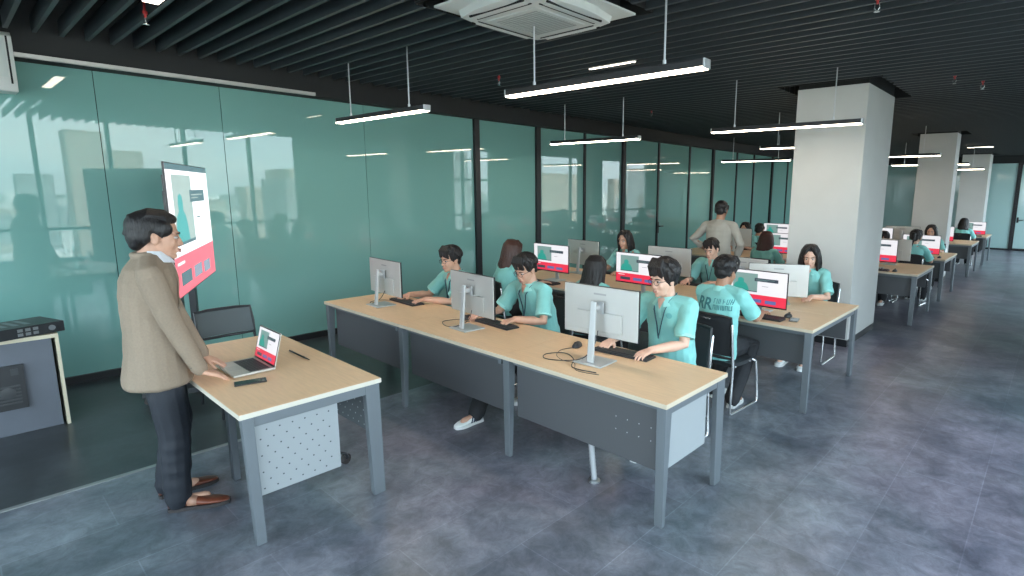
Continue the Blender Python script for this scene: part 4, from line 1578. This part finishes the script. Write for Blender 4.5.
# mesh chair in front of the display stand
cw = empty('mesh_chair', 'dark mesh chair between the presenter desk and the big display', 'chair', (1.80, 1.555, 0), math.radians(-88))
cw.scale = (.86, 1, 1.04)
rs = []
b_ = MB()
for k in range(7):
    t_ = k / 6
    z = .575 + .20 * t_
    yy = -.235 - .06 * t_
    row = [(x * .25, yy - .03 * (1 - x * x), z) for x in [-1 + q / 5 for q in range(11)]]
    rs.append(row + [(p[0], p[1] - .008, p[2]) for p in reversed(row)])
b_.rings(rs)
bo = b_.build('backrest', mat('grey_mesh', (.085, .105, .112), .7, bump=.3, bump_scale=250), cw, smooth=True)
fr = [(-.255, -.235, .565), (-.258, -.26, .66), (-.255, -.30, .78), (-.13, -.325, .785), (0, -.33, .785), (.13, -.325, .785), (.255, -.30, .78), (.258, -.26, .66), (.255, -.235, .565), (.12, -.26, .560), (0, -.268, .560), (-.12, -.26, .560)]
MB().tube(fr, .013, 8, closed=True).build('back_frame', M_blackp, bo, smooth=True)
MB().box(-.24, .24, -.22, .24, .415, .455).build('seat', M_mesh, cw, bevel=.012)
for q in (-1, 1):
    MB().tube([(q * .24, .12, .425), (q * .255, .20, .40), (q * .27, .235, .20), (q * .28, .24, .014)], .013, 8).build('leg', M_blackp, cw, smooth=True)
    MB().tube([(q * .25, -.24, .57), (q * .25, -.20, .42), (q * .27, -.27, .014)], .013, 8).build('leg', M_blackp, cw, smooth=True)
MB().tube([(-.27, -.18, .41), (.27, -.18, .41)], .011, 8).tube([(-.27, .18, .41), (.27, .18, .41)], .011, 8).build('cross_bar', M_blackp, cw, smooth=True)

# equipment cabinet at the left edge
cb = empty('equipment_cabinet', 'grey equipment cabinet with pale edge and black vent at the left edge', 'cabinet', (.95, -.20, 0), 0)
MB().box(-.25, .225, -.7, .665, .0, .715).build('body', M_unit, cb, bevel=.003)
e_ = MB().prism([(-.70, .715), (.685, .715), (.685, 0), (.705, 0), (.705, .745), (-.70, .745)], 'x', -.26, .25)
e_.build('edge_trim', M_trimw, cb)
m_ = MB().box(.224, .252, .30, .49, .205, .545)
for k in range(6):
    m_.box(.252, .2545, .33, .46, .25 + k * .026, .262 + k * .026, 1)
m_.box(.252, .2550, .42, .46, .47, .52, 1).ell((.253, .39, .335), (.004, .045, .045), 16, 6, 1)
m_.build('vent', [M_blackp, mat('vent_dark', (.045, .05, .055), .4)], cb)
am = empty('audio_mixer', 'black rack audio device lying on top of the grey equipment cabinet', 'audio device', (1.09, .215, .746), math.radians(18))
b_ = MB().box(-.17, .17, -.30, .30, .006, .088).build('case', M_blackp, am, bevel=.003)
m_ = MB()
for k in range(5):
    m_.box(-.12, .08, -.16 + k * .066, -.125 + k * .066, .088, .0895)
m_.build('top_vents', mat('vent_pale', (.22, .25, .26), .5), b_)
m_ = MB()
for k in range(3):
    for q in range(2):
        m_.box(.17, .173, .02 + k * .045, .05 + k * .045, .02 + q * .032, .042 + q * .032)
m_.tube([(.17, .22, .048), (.182, .22, .048)], .020, 14, rnd=False)
m_.build('socket_field', mat('socket_grey', (.20, .22, .23), .4), b_)
for q in (-.26, .26):
    MB().tube([(.12, q, .0), (.12, q, .008)], .014, 10, rnd=False).build('foot', M_sole, am)

# pale wall unit at the upper left
wu = empty('wall_air_unit', 'pale boxy air unit mounted high on the glass wall at the left edge', 'air conditioner', (.0, .0, 0), 0)
b_ = MB().prism([(.036, 2.66), (.27, 2.66), (.30, 2.74), (.30, 3.10), (.24, 3.14), (.036, 3.14)], 'y', -.45, .57).build('casing', M_acw, wu, bevel=.004)
MB().box(.300, .303, -.43, .52, 2.77, 3.08).build('front_panel', mat('ac_front', (.56, .62, .60), .4), b_, bevel=.001)
MB().box(.27, .302, .532, .544, 2.72, 3.10).build('side_groove', M_void, b_)

# ceiling cassette unit
ax, ay = (AC[0] + AC[1]) / 2, (AC[2] + AC[3]) / 2
ac = empty('ceiling_air_cassette', 'square white four-way air cassette set into the slatted ceiling', 'air conditioner', (ax, ay, 0), 0)
MB().box(-.42, .42, -.42, .42, ZC + .0, 3.7).build('housing', M_bulk, ac)
h = .50
mb = MB()


def rr_ring(hh, z, bulge=0.0, n=7):
    out = []
    cs = [(1, -1), (1, 1), (-1, 1), (-1, -1)]
    for i, (sx, sy) in enumerate(cs):
        nx_, ny_ = cs[(i + 1) % 4]
        for k in range(n * 2):
            t_ = k / (n * 2)
            bl = bulge * math.sin(PI * t_)
            x = sx + (nx_ - sx) * t_
            y_ = sy + (ny_ - sy) * t_
            dx, dy = (1, 0) if sx == nx_ == 1 else ((-1, 0) if sx == nx_ else ((0, 1) if sy == 1 else (0, -1)))
            out.append((x * hh + dx * bl, y_ * hh + dy * bl, z))
    return out


mb.rings([rr_ring(h, ZC - .002), rr_ring(h, ZC - .016), rr_ring(h - .07, ZC - .024), rr_ring(h - .12, ZC - .030, .055), rr_ring(h - .13, ZC - .075, .060), rr_ring(h - .17, ZC - .088, .055)])
b_ = mb.build('fascia', M_acw, ac, smooth=True)
MB().rings([rr_ring(.245, ZC - .087), rr_ring(.24, ZC - .094)]).build('grille_plate', M_acw, b_)
m_ = MB()
for k in range(14):
    m_.box(-.20, .20, -.195 + k * .030, -.180 + k * .030, ZC - .0965, ZC - .0935)
m_.build('grille_slats', M_acg, b_)
for k in range(4):
    f_ = MB()
    f_.M = Matrix.Rotation(k * PI / 2, 4, 'Z')
    f_.box(-.25, .25, .315, .365, ZC - .094, ZC - .084)
    f_.build('air_flap', M_acw, b_, bevel=.003)
    f_ = MB()
    f_.M = Matrix.Rotation(k * PI / 2, 4, 'Z')
    f_.box(-.27, .27, .366, .378, ZC - .092, ZC - .080).box(-.27, .27, .300, .312, ZC - .092, ZC - .080)
    f_.build('air_slot', M_void, b_)

# ------------------------------------------------------------------ hanging linear lamps
def make_lamp():
    r_ = empty('linear_pendant_lamp', '', 'lamp')
    W = 1.68
    b_ = MB().box(-W / 2, W / 2, -.036, .036, .010, .055).build('housing', M_lamp, r_, bevel=.003)
    for q in (-1, 1):
        MB().box(min(q * W / 2, q * (W / 2 + .012)), max(q * W / 2, q * (W / 2 + .012)), -.0365, .0365, .002, .0555).build('end_cap', M_alu, b_, bevel=.002)
    MB().box(-W / 2 + .002, W / 2 - .002, -.033, .033, .0, .010).build('diffuser', M_led, b_)
    for q in (-.56, .56):
        rd = MB().tube([(q, 0, .055), (q, 0, 1.10)], .0065, 8, rnd=False).build('suspension_rod', M_alu, r_, smooth=True)
        MB().tube([(q, 0, .055), (q, 0, .085)], .012, 10, rnd=False).build('rod_clamp', M_alu, rd, smooth=True)
    return r_


lamps = [(1.76, 2.98, 'the one nearest the glass wall above the front row'), (4.615, 2.93, 'the nearest one, beside the ceiling air cassette'),
         (1.69, 6.39, 'second from the front along the glass wall'), (4.60, 6.20, 'the one passing in front of the first white pillar'),
         (1.45, 12.6, 'the far one along the glass wall'), (4.00, 9.0, 'half hidden behind the first white pillar'), (4.40, 12.3, 'the one between the first and second pillar'),
         (4.42, 16.3, 'the one crossing the second pillar'), (4.4, 19.8, 'the one crossing the third pillar')]
for k, (x, y, who) in enumerate(lamps):
    proto_copy(PR, 'lamp', make_lamp, 'black linear lamp, ' + who, (x, y, 2.585), 0, 'linear pendant lamps')


def make_flush(hl=.60, hw=.05):
    r_ = empty('flush_ceiling_light', '', 'ceiling light')
    b_ = MB().box(-hl, hl, -hw, hw, ZC - .002, ZC + .05).build('tray', M_cap, r_, bevel=.002)
    MB().box(-hl + .01, hl - .01, -hw + .006, hw - .006, ZC - .006, ZC - .002).build('diffuser', M_led2, b_)
    return r_


for x, y, who in ((2.70, 1.13, 'at the top left corner of the view'), (3.43, 4.62, 'behind the nearest pendant lamp'), (5.2, 18.7, 'between the second and third pillar')):
    proto_copy(PR, 'flush%.1f' % x, (lambda: make_flush()) if x == 2.70 else (lambda: make_flush(.30, .016)), 'slim flush ceiling light between the slats ' + who, (x, y, 0), 0, 'flush ceiling lights')


def make_sprinkler():
    r_ = empty('sprinkler_head', '', 'sprinkler')
    MB().tube([(0, 0, ZC + .10), (0, 0, ZC - .03)], .008, 10, rnd=False).tube([(0, 0, ZC + .015), (0, 0, ZC - .006)], .016, 12, rnd=False).build('stem', M_red, r_, smooth=True)
    MB().tube([(-.013, 0, ZC - .03), (-.016, 0, ZC - .055), (0, 0, ZC - .075), (.016, 0, ZC - .055), (.013, 0, ZC - .03)], .003, 6).tube([(0, 0, ZC - .074), (0, 0, ZC - .079)], .020, 12, rnd=False).build('deflector', M_chrome, r_, smooth=True)
    return r_


for x, y, who in ((1.76, 1.17, 'beside the flush light at the top left'), (6.02, 4.15, 'near the top right of the view'), (2.0, 4.35, 'left of the nearest pendant lamp'), (1.9, 7.6, 'right of the second lamp along the glass wall'), (6.05, 7.3, 'right of the first pillar'), (6.25, 7.85, 'right of the first pillar, farther one')):
    proto_copy(PR, 'spr', make_sprinkler, 'small red and chrome sprinkler head ' + who, (x, y, 0), 0, 'sprinkler heads')

# black caster peeking out behind the perforated panel
ct = empty('swivel_caster', 'black swivel caster on the floor behind the perforated panel of the presenter desk', 'caster', (3.49, 1.64, 0), math.radians(20))
MB().tube([(-.012, 0, .036), (.012, 0, .036)], .036, 18, rnd=False).build('wheel', M_sole, ct, smooth=True)
MB().tube([(0, .0, .036), (.020, .0, .05), (.020, -.02, .085), (0, -.045, .10), (0, -.10, .105)], .010, 8).build('fork', M_blackp, ct, smooth=True)

# floor conduit under the front row
fc = empty('floor_conduit', 'silver flexible conduit rising from the floor under the front row', 'conduit', (4.943, 2.60, 0), 0)
m_ = MB()
pts = [(.0, 0, .012 + k * .012) for k in range(32)]
m_.tube([(p[0] - .03 * math.sin(p[2] * 5) , p[1], p[2]) for p in pts], [.020 + (.0025 if k % 2 else 0) for k in range(32)], 12, rnd=False)
m_.build('hose', M_alu, fc, smooth='all')
MB().tube([(0, 0, 0), (0, 0, .010)], .038, 20, rnd=False).build('floor_plate', M_alu, fc, smooth=True)


def cable(name, pts, r, label, grp=None):
    P_ = [V(p) for p in pts]
    out = []
    for i in range(len(P_) - 1):
        p0, p1, p2, p3 = P_[max(i - 1, 0)], P_[i], P_[i + 1], P_[min(i + 2, len(P_) - 1)]
        for k in range(6):
            t_ = k / 6
            out.append(.5 * ((2 * p1) + (p2 - p0) * t_ + (2 * p0 - 5 * p1 + 4 * p2 - p3) * t_ * t_ + (3 * p1 - p0 - 3 * p2 + p3) * t_ ** 3))
    out.append(P_[-1])
    o_ = MB().tube(out, r, 6).build(name, M_blackp, None, smooth='all')
    return tag(o_, label, 'cable', grp)


z = TZ + .004
cable('monitor_cable', [(4.80, 2.79, .96), (4.79, 2.76, .86), (4.74, 2.70, z + .02), (4.62, 2.62, z), (4.50, 2.58, z), (4.44, 2.66, z), (4.52, 2.76, z), (4.66, 2.70, z), (4.78, 2.56, z), (4.96, 2.58, z)], .0032, 'black cable curling beside the stand of the tall front row monitor')
cable('mouse_cable', [(4.48, 2.90, z), (4.45, 2.80, z), (4.52, 2.68, z), (4.64, 2.62, z + .004), (4.74, 2.62, z + .006), (4.84, 2.53, z), (5.0, 2.56, z)], .002, 'thin black mouse cable before the tall front row monitor')
cable('monitor_cable', [(3.46, 2.77, .90), (3.45, 2.74, .82), (3.36, 2.68, z + .01), (3.24, 2.66, z), (3.10, 2.74, z), (3.14, 2.86, z), (3.28, 2.88, z)], .003, 'black cable loop beside the middle front row monitor')
cable('monitor_cable', [(2.08, 2.78, .90), (2.06, 2.74, .82), (1.98, 2.70, z + .01), (1.88, 2.72, z), (1.84, 2.82, z), (1.92, 2.90, z), (2.05, 2.93, z)], .003, 'black cable loop beside the front row monitor nearest the glass wall')

# lever handle on a black mullion of the glass wall
hd_ = empty('wall_door_handle', 'black lever handle on a mullion of the glass wall behind the middle island', 'handle', (.03, 10.70, 0), 0)
MB().box(0, .02, -.03, .03, .92, 1.18).build('plate', M_black, hd_, bevel=.002)
MB().tube([(.02, 0, 1.08), (.07, 0, 1.08), (.07, .13, 1.08)], .012, 8).build('lever', M_black, hd_, smooth=True)
